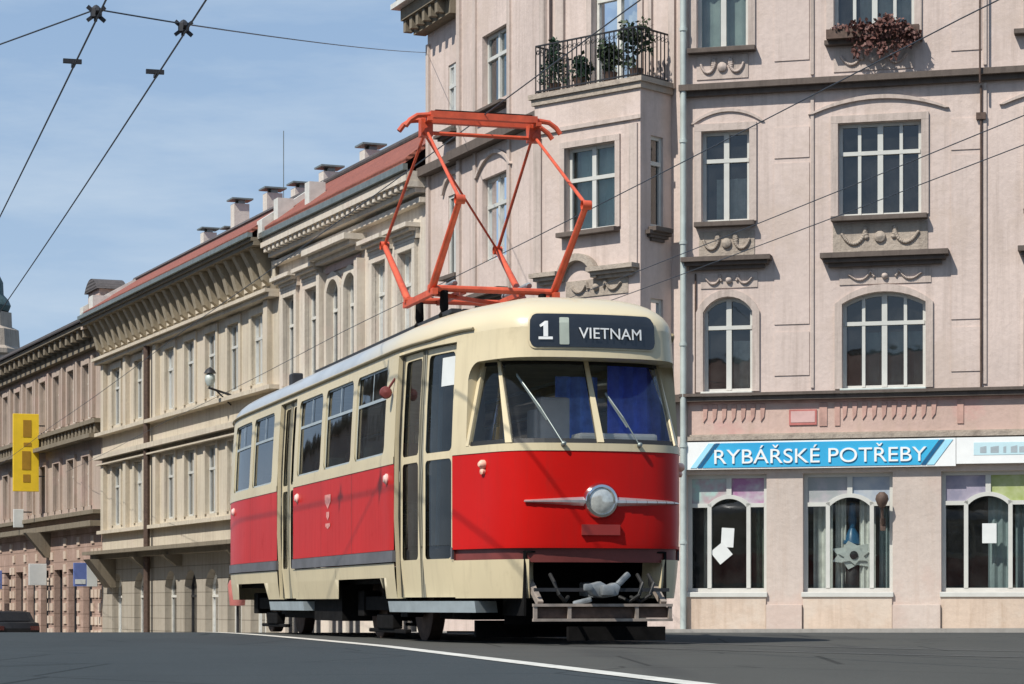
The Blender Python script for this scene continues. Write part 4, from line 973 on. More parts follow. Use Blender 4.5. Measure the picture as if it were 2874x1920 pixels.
def band(mb, side, s0, s1, z0, z1, o0, o1):      # a closed proud band
    strip(mb, side, s0, s1, z0, z1, o1); ledge(mb, side, s0, s1, z0, o0, o1); ledge(mb, side, s0, s1, z1, o0, o1)
    jamb(mb, side, s0, z0, z1, o0, o1, 1); jamb(mb, side, s1, z0, z1, o0, o1, 1)
D1 = (s_u(.99), s_u(2.36)); D2 = (s_u(7.27), s_u(8.25)); SF = s_u(.78)
WR = [(s_u(a), s_u(b)) for a, b in ((2.78, 4.10), (4.28, 5.62), (5.80, 7.08), (8.62, 9.94), (10.12, 11.44))]
WL = [(s_u(a), s_u(b)) for a, b in ((1.3, 2.6), (2.78, 4.10), (4.28, 5.62), (5.80, 7.10), (7.28, 8.44), (8.62, 9.94), (10.12, 11.44))]
ZW0, ZW1, ZG = 1.71, 2.545, 2.66
def gaps(s0, s1, holes):
    out = []; c = s0
    for a, b in sorted(holes):
        if b <= s0 or a >= s1: continue
        if a > c: out.append((c, a))
        c = max(c, b)
    if c < s1: out.append((c, s1))
    return out
# lower red panels
rd = MB()
for side, holes in ((1, [D1, D2]), (-1, [])):
    for a, b in gaps(0, SEND, holes): strip(rd, side, a, b, .80, 1.60, 0, 4)
rd.build('lower_panel', M['red'], tram, smooth=True, doubles=True)
# cream upper body
ub = MB()
for side, doors, wins in ((1, [D1, D2], WR), (-1, [], WL)):
    for a, b in gaps(0, SEND, doors): strip(ub, side, a, b, 1.60, 1.665, .006, 1); strip(ub, side, a, b, 1.665, ZW0, 0, 1) if a > .1 else (strip(ub, side, SF, b, 1.665, ZW0, 0, 1) if b > SF else None)
    for a, b in gaps(SF, SEND, doors+wins): strip(ub, side, a, b, ZW0, ZW1, 0, 4)
    for a, b in gaps(SF, SEND, doors): strip(ub, side, a, b, ZW1, 2.60, 0, 1)
    strip(ub, side, SF, SEND, 2.60, ZG, 0, 1)
    strip(ub, side, 0, SF, 2.40, ZG, 0, 3)
    for a, b in wins:
        fillet(ub, side, a, b, ZW0, ZW1, .09)
        for s in (a, b): jamb(ub, side, s, ZW0, ZW1, 0, -.035)
        ledge(ub, side, a, b, ZW0, 0, -.035); ledge(ub, side, a, b, ZW1, 0, -.035)
    for a, b in doors:
        for s in (a, b): jamb(ub, side, s, .35, 2.60, 0, -.08)
        ledge(ub, side, a, b, 2.60, 0, -.08)
    P = [(SF-.17*(1-math.cos(t)), 2.40-.17*(1-math.sin(t))) for t in frange(0, math.pi/2, 8)]
    for (a, b), (c, d) in zip(P, P[1:]): ub.face([TP(side, SF, 2.40), TP(side, a, b), TP(side, c, d)])
    P = [(SF-.1*(1-math.cos(t)), 1.665+.1*(1-math.sin(t))) for t in frange(0, math.pi/2, 8)]
    for (a, b), (c, d) in zip(P, P[1:]): ub.face([TP(side, SF, 1.665), TP(side, a, b), TP(side, c, d)])
ub.build('upper_body', M['creamp'], tram, smooth=True, doubles=True)
# the sloping screen sunk under the brow
def GP(side, s, t):          # t 0 at the sill, 1 under the brow
    u, v, n = uvn(s); rec = .015 + t*(.16 + .26*(1-sstep(.15, .75, u)))
    k = (1-sstep(.1, .7, u)); z = 1.665+t*.735
    nn = Vector((-n[1]*side*(-1), -n[0], 0)); back = Vector((0, 1, 0))
    d = (nn*(1-k)+back*k).normalized()
    return Vector((-v*side, u, z)) + d*rec
sw_ = MB()
S = frange(0, SF, 16)
for side in (1, -1):
    for a, b in zip(S, S[1:]):
        sw_.face([TP(side, a, 2.40), TP(side, b, 2.40), GP(side, b, 1.), GP(side, a, 1.)])
        sw_.face([TP(side, a, 1.665), TP(side, b, 1.665), GP(side, b, 0.), GP(side, a, 0.)])
    for k in range(8): sw_.face([TP(side, SF, 1.665+k*.092), GP(side, SF, k/8), GP(side, SF, (k+1)/8), TP(side, SF, 1.665+(k+1)*.092)])
sw_.build('windscreen_surround', M['creamp'], tram, smooth=True, doubles=True)
def gbar(mb, side, s, w, t0=0., t1=1., p=.02):
    a, b, c, d = GP(side, s-w, t0), GP(side, s+w, t0), GP(side, s+w, t1), GP(side, s-w, t1); n = (b-a).cross(d-a).normalized()
    if n.y > 0: n = -n
    lo = [x-n*.02 for x in (a, b, c, d)]; hi = [x+n*p for x in (a, b, c, d)]
    mb.face(hi)
    for i in range(4): mb.face([hi[i], hi[(i+1) % 4], lo[(i+1) % 4], lo[i]])
sp = s_v(.745)
def GPc(s, t): return GP(1 if s >= 0 else -1, abs(s), t)
for nm, sa, sb in (('cab_quarter_window', sp+.035, SF-.005), ('windscreen', .02, sp-.035), ('windscreen', -sp+.035, -.02), ('cab_quarter_window', -SF+.005, -sp-.035)):
    f = MB(); S = frange(sa, sb, 8)
    for a, b in zip(S, S[1:]):
        for t0, t1 in ((.0, .055), (.955, 1.)): f.face([GPc(a, t0)+Vector((0, -.006, 0)), GPc(b, t0)+Vector((0, -.006, 0)), GPc(b, t1)+Vector((0, -.006, 0)), GPc(a, t1)+Vector((0, -.006, 0))])
    for a, b in ((S[0], S[0]+(S[1]-S[0])*.12), (S[-1]-(S[1]-S[0])*.12, S[-1])): f.face([GPc(a, 0.)+Vector((0, -.006, 0)), GPc(b, 0.)+Vector((0, -.006, 0)), GPc(b, 1.)+Vector((0, -.006, 0)), GPc(a, 1.)+Vector((0, -.006, 0))])
    w = f.build(nm, M['rubber'], tram, smooth=True, doubles=False)
    g = MB()
    for a, b in zip(S, S[1:]): g.face([GPc(a, 0), GPc(b, 0), GPc(b, 1), GPc(a, 1)])
    g.build('pane', M['glf'], w, smooth=True, doubles=True)
for side in (1, -1):
    for a_, b_ in ((sp, .036), (SF-.02, .022)): pb = MB(); gbar(pb, side, a_, b_); pb.build('windscreen_pillar', M['creamp'], tram)
pb = MB(); a = GP(1, .03, 0); b = GP(-1, .03, 0); c = GP(-1, .018, 1); d = GP(1, .018, 1)
n = Vector((0, -.85, .5)); hi = [p+n*.02 for p in (a, b, c, d)]; lo = [p-n*.02 for p in (a, b, c, d)]
pb.face(hi)
for i in range(4): pb.face([hi[i], hi[(i+1) % 4], lo[(i+1) % 4], lo[i]])
pb.build('centre_pillar', M['creamp'], tram)
for v0, v1, t1 in ((.33, .62, .82), (-.35, -.12, .6)):
    w = MB(); sd_ = 1 if v0 > 0 else -1; sd2 = 1 if v1 > 0 else -1
    a = GP(sd_, s_v(abs(v0)), .0)+Vector((0, -.035, -.01)); b = GP(sd2, s_v(abs(v1)), t1)+Vector((0, -.03, .01))
    w.tube([a, a.lerp(b, .5)+Vector((0, -.02, .01)), b], .006, 6); w.lathe([(.02, -.03), (.02, .02), (0, .03)], a, (0, -1, .3), 10)
    m_ = a.lerp(b, .62); w.bar(m_+(b-a)*-.28+Vector((0, .012, 0)), m_+(b-a)*.36+Vector((0, .012, 0)), .010, .016)
    w.build('wiper', M['zinc'], tram)
# side windows
for side, wins in ((1, WR), (-1, WL)):
    for a, b in wins:
        f = MB(); w_ = .022
        for s0, s1 in ((a, a+w_), (b-w_, b)): strip(f, side, s0, s1, ZW0, ZW1, -.022, 3)
        for z0, z1 in ((ZW0, ZW0+w_), (ZW1-w_, ZW1), (2.235, 2.265)): strip(f, side, a+w_, b-w_, z0, z1, -.02 if z0 != 2.235 else -.018, 1, .3)
        mid = (a+b)/2; strip(f, side, mid-.014, mid+.014, 2.265, ZW1, -.018, 1)
        o = f.build('side_window', M['steelg'], tram, doubles=True)
        g = MB(); strip(g, side, a, b, ZW0, ZW1, -.03, 3, .3); g.build('pane', M['glt'], o, smooth=True, doubles=True)
# doors
def door(side, d, leaves_, label=None):
    lf0 = None
    for s0, s1 in leaves_:
        f = MB(); o = -.05; w_ = .062
        for z0, z1 in ((.36, .70), (1.585, 1.65), (2.53, 2.59)): strip(f, side, s0, s1, z0, z1, o, 1); ledge(f, side, s0, s1, z0, o, o-.03); ledge(f, side, s0, s1, z1, o, o-.03)
        for a, b in ((s0, s0+w_), (s1-w_, s1)):
            for z0, z1 in ((.70, 1.585), (1.65, 2.53)): strip(f, side, a, b, z0, z1, o, 2)
        for z0, z1 in ((.70, 1.585), (1.65, 2.53)): fillet(f, side, s0+w_, s1-w_, z0, z1, .05, o)
        lf = f.build('door', M['creamp'], tram, smooth=True, doubles=True)
        for z0, z1 in ((.70, 1.585), (1.65, 2.53)):
            g = MB(); strip(g, side, s0+w_-.01, s1-w_+.01, z0, z1, o-.02, 2); g.build('pane', M['glt'], lf, smooth=True, doubles=True)
        e_ = MB(); jamb(e_, side, s0+.001, .36, 2.59, o+.02, o-.03); strip(e_, side, s0-.022, s0+.012, .36, 2.59, o+.008, 2); strip(e_, side, s1-.012, s1+.022, .36, 2.59, o+.008, 2)
        e_.build('door_edge', M['olive'], lf, doubles=True)
    k = MB(); strip(k, side, d[1]-.05, d[1]-.005, .36, 2.59, -.04, 3); k.build('door_seal', M['rubber'], tram, doubles=True)
m1 = s_u(1.69)
door(1, D1, ((D1[0]+.035, m1-.03), (m1+.03, D1[1]-.055)))
m2 = (D2[0]+D2[1])/2
door(1, D2, ((D2[0]+.02, m2-.025), (m2+.025, D2[1]-.05)))
pl = MB()
for s in (m1, D1[0]+.25, D1[1]-.28): pl.tube([TP(1, s, .8, -.2), TP(1, s, 2.55, -.2)], .02, 8)
pl.build('grab_pole', M['steelg'], tram)
# cream skirt with the bogie cut-outs, rubbing strip, bumper band
sk = MB(); B1, B2 = (s_u(2.80), s_u(4.98)), (s_u(8.97), s_u(11.1)); ZA = .545; SV = s_v(.60)
for side, doors in ((1, [D1, D2]), (-1, [])):
    for a, b in gaps(SV, SEND, doors): strip(sk, side, a, b, ZA, .68, 0, 1)
    for a, b in gaps(SV, SEND, doors+[B1, B2]): strip(sk, side, a, b, .35, ZA, 0, 2)
    for a, b in (B1, B2):
        sk.face([TP(side, a, ZA), TP(side, a+.18, ZA), TP(side, a, .35)]); sk.face([TP(side, b, ZA), TP(side, b-.12, ZA), TP(side, b, .35)])
        ledge(sk, side, a, b, ZA, 0, -.04)
    jamb(sk, side, SV, .35, .68, 0, -.25, 2)
sk.build('skirt', M['creamp'], tram, smooth=True, doubles=True)
rs = MB()
for side, doors in ((1, [D1, D2]), (-1, [])):
    for a, b in gaps(s_u(.97), SEND, doors): band(rs, side, a, b, .69, .795, -.02, .016)
rs.build('rubbing_strip', M['strip'], tram, doubles=True)
bb = MB()
for side in (1, -1):
    e1 = s_u(.965); strip(bb, side, 0, e1, .655, .775, -.022, 2); ledge(bb, side, 0, e1, .655, -.022, -.12); jamb(bb, side, e1, .655, .8, 0, -.05, 1)
bb.build('bumper_band', M['maroon'], tram, smooth=True, doubles=True)
bl_ = MB()
for side in (1, -1): strip(bl_, side, 0, s_u(.97), .775, .80, .008, 1); ledge(bl_, side, 0, s_u(.97), .775, .008, -.05)
bl_.build('panel_lip', M['red'], tram, smooth=True, doubles=True)
# roof
rf = MB(); rings = []
NS = 150; Sx = [SEND*i/NS for i in range(NS+1)]; loop = [(1, s) for s in Sx] + [(-1, s) for s in Sx[-2:0:-1]]
for k in range(13):
    ph = k/12*math.pi/2; cv = math.cos(ph)**.78 if k < 12 else 0; cu = math.cos(ph)**.50 if k < 12 else 0; dz = .375*math.sin(ph); ring = []
    for side, s in loop:
        p = TP(side, s, ZG)
        yy = p.y
        if yy < 2.2: yy = 2.2-(2.2-yy)*cu
        elif yy > 11.2: yy = 11.2+(yy-11.2)*cu
        ring.append(rf.vert((p.x*cv, yy, ZG+dz)))
    rings.append(ring)
n = len(loop)
for a, b in zip(rings, rings[1:]):
    for i in range(n): rf.f.append([a[i], a[(i+1) % n], b[(i+1) % n], b[i]])
roof = rf.build('roof', M['troof'], tram, smooth=True, doubles=True)
def roofz(x, y):
    t = min(1, abs(x)/1.19); return ZG+.375*math.sqrt(max(0, 1-t**(2/.78)))
gt = MB()
for side in (1, -1): gt.tube([TP(side, s, ZG+.004+.03*sstep(1.6, .8, uvn(s)[0]), .016) for s in frange(s_u(.72), s_u(13), 110)], .014, 6)
gt.build('rain_gutter', plain('gutter_tan', (.34, .28, .17), .5), tram, smooth=True)
rw = MB()
for x_ in (-.42, .42):
    for k in range(2): rw.box(x_-.11+k*.12, x_-.01+k*.12, 3.0, 9.6, 3.10, 3.14)
    for yy in frange(3.1, 9.5, 7): rw.box(x_-.12, x_+.12, yy-.03, yy+.03, roofz(x_, 0)-.03, 3.10)
rw.build('roof_walkway', M['dark'], tram)
rb = MB(); rb.box(-.3, .3, 6.0, 8.6, 3.02, 3.20); rb.build('resistor_box', M['dark'], tram, bevel=.02)
rb = MB(); zz = roofz(1.0, 0); rb.box(-1.06, -.93, 8.3, 8.52, zz-.08, zz+.1); rb.build('junction_box', M['dark'], tram, bevel=.02)
# destination box and its roll
def RP(v, z, off=0.):      # a point on the forehead, between belt of the brow and the dome
    side = 1 if v >= 0 else -1; s = s_v(abs(v)); p = TP(side, s, min(z, ZG))
    yy = p.y
    if z > ZG:
        sn = min(1, (z-ZG)/.375); cs = math.sqrt(1-sn*sn); yy = 2.2-(2.2-yy)*cs**.5; p.x *= cs**.78
    return Vector((p.x, yy-off, z))
def rpanel(mb, v0, v1, z0, z1, off, r=.06, nv=20, nz=5, back=.05):
    def zr(v):
        d = min(v-v0, v1-v); q = 0 if d >= r else r-math.sqrt(max(0, r*r-(r-d)**2)); return z0+q, z1-q
    V = frange(v0, v1, nv)
    V = sorted(set(V+[v0+r*k/4 for k in (1, 2, 3)]+[v1-r*k/4 for k in (1, 2, 3)]))
    for a, b in zip(V, V[1:]):
        (la, ha), (lb, hb) = zr(a), zr(b)
        for i in range(nz):
            za0, za1 = la+(ha-la)*i/nz, la+(ha-la)*(i+1)/nz; zb0_, zb1_ = lb+(hb-lb)*i/nz, lb+(hb-lb)*(i+1)/nz
            mb.face([RP(a, za0, off), RP(b, zb0_, off), RP(b, zb1_, off), RP(a, za1, off)])
        mb.face([RP(a, la, off), RP(b, lb, off), RP(b, lb, off-back), RP(a, la, off-back)]); mb.face([RP(a, ha, off), RP(b, hb, off), RP(b, hb, off-back), RP(a, ha, off-back)])
VS0, VS1, ZS0, ZS1 = -.555, .60, 2.485, 2.775
fm = MB(); rpanel(fm, VS0-.014, VS1+.014, ZS0-.014, ZS1+.014, .010, .07); ds = fm.build('destination_box', M['creamp'], tram, smooth=True, doubles=True)
fm = MB(); rpanel(fm, VS0, VS1, ZS0, ZS1, .018, .06, back=.005); fm.build('sign_glass', plain('sign_black', (.012, .014, .018), .15, 0, .3, 5, coat=.6), ds, smooth=True, doubles=True)
fm = MB(); rpanel(fm, .26, .345, ZS0+.02, ZS1-.035, .026, .01, 3, back=.006); fm.build('divider', plain('divider_greygreen', (.36, .40, .34), .5), ds)
one = [(-.062, -.078), (.062, -.078), (.062, -.055), (.022, -.055), (.022, .08), (-.006, .08), (-.055, .045), (-.045, .026), (-.018, .04), (-.018, -.055), (-.062, -.055)]
lt = MB()
for q in ((0, 1, 2, 10), (9, 3, 4, 5, 8), (5, 6, 7, 8)): lt.face([RP(.468-one[i][0], 2.625+one[i][1], .034) for i in q])
lt.build('lettering', M['enamel'], ds)
for txt, vc, zc, size, sq, bd in (('VIETNAM', -.12, 2.60, .135, 1.05, .003),):
    t = text_mb(txt, size, .004, sq, 0)
    lt = MB(); lt.v = [RP(vc-v.x, zc+v.y, .036+v.z) for v in t.v]; lt.f = t.f
    lt.build('lettering', M['enamel'], ds)
# headlight with its chrome wings
hp = TP(1, 0, 1.175)
hd = MB(); hd.lathe([(.16, -.01), (.155, .02), (.138, .045), (.118, .05), (.108, .035)], (0, hp.y+.01, 1.175), (0, -1, 0), 28); hl = hd.build('headlight', M['chrome'], tram, smooth=True)
hd = MB(); hd.lathe([(.112, .034), (.09, .045), (.05, .052), (0, .054)], (0, hp.y+.01, 1.175), (0, -1, 0), 24); hd.build('lens', M['lens'], hl, smooth=True)
for side in (1, -1):
    wg = MB(); S = frange(s_v(.12), s_v(.64 if side > 0 else .76), 7)
    def hh(s): t = (s-S[0])/(S[-1]-S[0]); return .040*(1-t*.70)
    for a, b in zip(S, S[1:]):
        za, zb_2 = hh(a), hh(b); A = [TP(side, a, 1.17-za, .0), TP(side, a, 1.17-za*.3, .03), TP(side, a, 1.17+za*.3, .03), TP(side, a, 1.17+za, 0.)]; B = [TP(side, b, 1.17-zb_2, 0.), TP(side, b, 1.17-zb_2*.3, .026), TP(side, b, 1.17+zb_2*.3, .026), TP(side, b, 1.17+zb_2, 0.)]
        for i in range(3): wg.face([A[i], A[i+1], B[i+1], B[i]])
    wg.build('chrome_wing', M['trim'], tram, smooth=True, doubles=True)
np_ = MB(); p = TP(1, 0, .93)
np_.box(-.17, .17, p.y-.012, p.y+.02, .885, .975); np_.build('number_plate', plain('plate_brown', (.26, .025, .02), .5), tram)
for u in (4.19, 5.71, 10.02):
    q = MB(); strip(q, 1, s_u(u)-.004, s_u(u)+.004, .80, 1.60, .0025, 2); q.build('panel_seam', M['maroon'], tram)
for u in (5.0, 7.1, 11.45):
    q = MB(); strip(q, 1, s_u(u)-.004, s_u(u)+.004, .36 if u > 5.5 else .56, .68, .0025, 1); q.build('panel_seam', M['olive'], tram)
# lamps and marks on the side
def lampm(u, z, r, mat, side=1, h=.035):
    s = s_u(u); p = TP(side, s, z); q = TP(side, s, z, 1.); a = (q-p).normalized()
    MB().lathe([(r*1.15, 0), (r*1.15, h*.4), (r, h*.5), (r*.7, h), (0, h*1.15)], p, a, 14).build('marker_light', M[mat], tram, smooth=True)
for u in (2.62, 7.0, 11.35): lampm(u, 1.47, .045, 'lamp'); lampm(u, 1.47, .045, 'lamp', -1)
for side in (1, -1):
    s = s_u(.52 if side > 0 else .5); il = MB(); p = TP(side, s, 1.5); q = (TP(side, s, 1.5, 1)-p).normalized()
    il.lathe([(.04, 0), (.038, .03), (.02, .05), (0, .052)], p, q, 12); il.lathe([(.03, 0), (.028, .025), (0, .035)], p+Vector((0, 0, -.06)), q, 10); il.build('indicator', M['amber'], tram, smooth=True)
cs_ = MB(); s = s_u(5.35)
for z0, z1, w_ in ((1.29, 1.44, .15), (1.17, 1.26, .08), (1.08, 1.14, .12)):
    P = [(-w_, z1), (w_, z1), (w_, (z0+z1)/2), (0, z0), (-w_, (z0+z1)/2)]
    cs_.face([TP(1, s+a, b, .004) for a, b in P])
cs_.build('coat_of_arms', plain('crest_pink', (.62, .25, .22), .5, 0, .3, 30), tram)
mi = MB(); p = TP(1, s_u(2.5), 2.27, .07); mi.lathe([(0, -.04), (.05, -.03), (.06, 0), (.05, .025), (0, .03)], p, (.2, 1, 0), 14); mi.tube([p, TP(1, s_u(2.45), 2.4, .0)], .012, 6); mi.build('mirror', M['maroon'], tram, smooth=True)
# lower front: recess, coupler, guard beam, lifeguard
fr_ = MB(); fr_.box(-.62, .62, .8, .82, .12, .80); fr_.box(-.62, .62, .12, .8, .735, .75); fr_.box(-.64, -.62, .14, .8, .2, .75); fr_.box(.62, .64, .14, .8, .2, .75); fr_.build('coupler_recess', M['soot'], tram)
cp = MB(); cp.bar((0, .45, .43), (0, .02, .41), .11, .12); cp.prism([(-.2, .36), (-.06, .33), (.13, .36), (.17, .47), (.1, .52), (.0, .48), (-.1, .53), (-.22, .5), (-.26, .42)], lambda a, b, d: (a*.66+.03, d, .42+(b-.43)*.7), -.12, .02); cp.box(-.05, .06, -.2, -.12, .37, .46); cp.box(-.2, -.12, -.16, -.12, .41, .47)
cp.bar((.13, -.05, .46), (.24, -.03, .56), .05); cp.bar((-.1, -.06, .34), (-.26, -.03, .30), .045); cp.build('coupler', M['cast'], tram, bevel=.018, smooth=True)
for x_, sg_ in ((-.42, 1), (.36, -1), (.46, -1)): MB().tube([(x_, .1, .55), (x_, -.02, .48), (x_+.03*sg_, -.05, .38), (x_+.1*sg_, .0, .32), (x_+.16*sg_, .1, .36)], .017, 8).build('brake_hose', M['rubber'], tram, smooth=True)
gb = MB(); y0 = -.03
gb.bar((-.6, y0, .42), (.6, y0, .42), .03, .03); gb.build('cross_rod', M['dark'], tram)
gb = MB()
for z in (.29, .165): gb.bar((-.62, -.06, z), (.62, -.06, z), .04, .024)
for x_ in (-.6, -.3, .3, .6): gb.bar((x_, -.058, .165), (x_, -.058, .29), .03, .03)
for x_ in (-.55, .55): gb.bar((x_, -.04, .3), (x_, .3, .5), .05)
MB().box(-.6, .6, -.035, -.02, .182, .273).build('beam_web', M['iron'], tram)
gb.build('guard_beam', plain('guard_beam_paint', (.30, .25, .21), .6, .1, .3, 9), tram)
lg = MB(); lg.box(-.2, .68, .28, .34, .03, .15); lg.box(-.8, .8, 1.1, 1.16, .05, .2); lg.build('lifeguard', M['soot'], tram).location.z = -.045
# steps
for a, b in ((s_u(.66), s_u(2.62)), (s_u(6.75), s_u(8.8))):
    st = MB(); strip(st, 1, a, b, .225, .325, .03, 1); ledge(st, 1, a, b, .325, .03, -.2); ledge(st, 1, a, b, .225, .03, -.2); jamb(st, 1, a, .225, .325, .03, -.2, 1); jamb(st, 1, b, .225, .325, .03, -.2, 1)
    st.build('step_board', M['steelg'], tram, doubles=True)
# underframe and bogies
uf = MB(); uf.box(-1.05, 1.05, 2.4, 11.8, .5, .64); uf.box(-.7, .7, .83, 2.398, .5, .64); uf.box(-1.12, -.35, 5.25, 6.7, .12, .5); uf.box(-1.05, -.3, 6.8, 8.8, .14, .5); uf.box(.3, 1.1, 5.3, 8.6, .13, .5); uf.box(-.8, -.3, 1.3, 2.39, .17, .5)
uf.build('underframe', M['soot'], tram)
for yc in (3.9, 10.05):
    bo = MB()
    for x_ in (-.93, .93):
        bo.box(x_-.06, x_+.06, yc-1.15, yc+1.15, .28, .42); bo.box(x_-.05, x_+.05, yc-.35, yc+.35, .1, .24); bo.box(x_-.03, x_+.03, yc-.8, yc+.8, .06, .1)
        for d_ in (-.95, .95): bo.box(x_-.08, x_+.08, yc+d_-.14, yc+d_+.14, .22, .48)
    bo.box(-.95, .95, yc-.2, yc+.2, .3, .5)
    bg = bo.build('bogie', M['soot'], tram, bevel=.012)
    bg.location.z = -.045
    for d_ in (-.95, .95):
        for x_ in (-.75, .75):
            MB().lathe([(0, -.06), (.1, -.06), (.12, -.02), (.29, -.02), (.34, -.06), (.36, -.06), (.36, .06), (.34, .07), (0, .07)], (x_, yc+d_, .345), (1 if x_ > 0 else -1, 0, 0), 26).build('wheel', M['iron'], bg, smooth=True)
# inside
def polyslab(z, off):
    P = [TP(1, s, z, off) for s in frange(.01, SEND-.01, 90)] + [TP(-1, s, z, off) for s in frange(SEND-.01, .01, 90)]
    return MB().face(P)
polyslab(.82, -.05).build('floor', M['lining'], tram); polyslab(2.62, -.05).build('ceiling', M['ceil'], tram)
ln = MB()
for side, doors, wins in ((1, [D1, D2], WR), (-1, [], WL)):
    for a, b in gaps(0, SEND, doors): strip(ln, side, a, b, .82, 1.62, -.06, 1, .2)
    for a, b in gaps(SF, SEND, doors+wins): strip(ln, side, a, b, 1.62, 2.6, -.055, 2, .2)
ln.build('inner_lining', M['lining'], tram, doubles=True)
MB().box(-.72, .72, .22, .7, 1.50, 1.60).box(-.1, .62, .3, .55, 1.6, 1.775).box(-.66, -.2, .34, .55, 1.6, 1.72).build('dashboard', plain('dash_beige', (.62, .60, .56), .5), tram, bevel=.03)
cu = MB()
def drape(mb, x0, x1, y, z0, z1):
    pr = None; n = int((x1-x0)/.025)
    for i in range(n+1):
        x = x0+(x1-x0)*i/n; yy = y+.022*math.sin(i*1.25)
        if pr: mb.face([(pr[0], pr[1], z0), (x, yy, z0), (x, yy, z1), (pr[0], pr[1], z1)])
        pr = (x, yy)
drape(cu, .36, .96, .92, 1.3, 2.42); cu.build('cab_curtain', M['curtain'], tram, smooth=True, doubles=True)
cu = MB(); drape(cu, -.1, .30, 1.0, 1.3, 2.32); cu.build('cab_curtain', M['curtain2'], tram, smooth=True, doubles=True)
MB().box(-.34, -.08, .85, 1.1, .82, 2.02).box(-.30, -.02, .8, .95, 1.7, 2.12).build('ticket_machine', M['greyp'], tram, bevel=.03)
MB().box(-1.0, -.5, 1.9, 1.93, .82, 2.3).build('cab_partition', M['lining'], tram)
sn = MB(); s0 = s_u(1.06); 
for a, b in ((s_u(1.07), s_u(1.34)),): strip(sn, 1, a, b, 2.235, 2.49, -.062, 1)
sn.build('paper_notice', M['paper'], tram, doubles=True)
for i, yy in enumerate((3.1, 3.95, 4.8, 5.65, 6.5, 8.9, 9.7, 10.5, 11.3)):
    for x_ in (-.85, .85):
        q = MB(); q.box(x_-.22, x_+.22, yy-.02, yy+.42, 1.2, 1.28); q.prism([(yy+.38, 1.28), (yy+.46, 1.28), (yy+.54, 1.86), (yy+.47, 1.88)], lambda a, b, d: (d, a, b), x_-.22, x_+.22); q.box(x_-.03, x_+.03, yy+.15, yy+.25, .82, 1.2)
        q.build('seat', M['seatg'] if i % 2 else M['seat'], tram, bevel=.02)
hr = MB()
for x_ in (-.5, .5): hr.tube([(x_, 2.6, 2.45), (x_, 12, 2.45)], .016, 6)
for yy in (3.6, 5.3, 7.2, 9.3): hr.tube([(-.5, yy, .82), (-.5, yy, 2.6)], .016, 6)
hr.build('handrail', M['steelg'], tram)
# pantograph
pg = MB(); yc = 3.9; zb, zk, zh = 3.38, 4.08, 5.15
for y_ in (yc-.5, yc+.5): pg.tube([(-.66, y_, zb), (.66, y_, zb)], .034, 10)
for x_ in (-.62, .62): pg.bar((x_, yc-.62, zb-.04), (x_, yc+.62, zb-.04), .055, .06)
for x_ in (-.3, .3): pg.bar((x_, yc-.5, zb-.02), (x_, yc+.5, zb-.02), .05, .05)
pg.bar((-.62, yc-.5, zb-.05), (.62, yc+.5, zb-.05), .04)
panto = pg.build('pantograph', M['pan'], tram, smooth=False)
for x_ in (-.5, .5):
    for y_ in (yc-.5, yc+.5):
        z0 = roofz(x_, 0)-.02
        MB().lathe([(.04, z0), (.058, z0+.05), (.035, z0+.08), (.058, z0+.13), (.035, z0+.16), (.045, z0+.2), (.04, zb-.02)], (x_, y_, 0), n=12).build('insulator', M['soot'], panto, smooth=True)
for x_ in (-.62, .62):
    for sg_ in (-1, 1):
        k = (x_, yc+sg_*1.557, zk)
        MB().tube([(x_, yc+sg_*.5, zb), k], .040, 10, .030).lathe([(.045, -.045), (.045, .045)], k, (1, 0, 0), 10).build('lower_arm', M['pan'], panto, smooth=True)
        MB().tube([k, (x_*.90, yc+sg_*.06, zh-.16)], .018, 8, .015).build('upper_arm', M['pan'], panto, smooth=True)
for sg_ in (-1, 1):
    if sg_ > 0: MB().tube([(-.56, yc+.06, zh-.16), (.62, yc+1.557, zk)], .013, 6).build('arm_brace', M['pan'], panto, smooth=True)
ph = MB()
for y_ in (yc-.14, yc+.14):
    ph.tube([(-.80, y_, zh-.13), (-.755, y_, zh-.07), (-.68, y_, zh-.02), (-.5, y_, zh), (.5, y_, zh), (.68, y_, zh-.02), (.755, y_, zh-.07), (.80, y_, zh-.13)], .026, 8)
    ph.box(-.55, .55, y_-.04, y_+.04, zh-.035, zh+.03)
for y_ in (yc-.14, yc+.14): MB().box(-.5, .5, y_-.025, y_+.025, zh+.031, zh+.045).build('contact_strip', M['soot'], panto)
for x_ in (-.38, .38): MB().tube([(x_, yc-.46+.02*(k % 2), zb+.06+.012*(k % 2)) for k in range(2)] + [(x_, yc+.4, zb+.06)], .028, 8).lathe([(.04, -.03), (.04, .03)], (x_, yc+.4, zb+.06), (0, 1, 0), 8).build('raising_spring', M['cast'], panto, smooth=True)
for x_ in (-.56, .56): ph.bar((x_, yc-.2, zh-.05), (x_, yc+.2, zh-.05), .05, .04); ph.box(x_-.06, x_+.06, yc-.06, yc+.06, zh-.2, zh-.03); ph.tube([(x_, yc-.09, zh-.16), (x_, yc+.09, zh-.16)], .04, 8)
ph.tube([(-.58, yc, zh-.16), (.58, yc, zh-.16)], .02, 8)
ph.build('collector_head', M['pan'], panto, smooth=True)

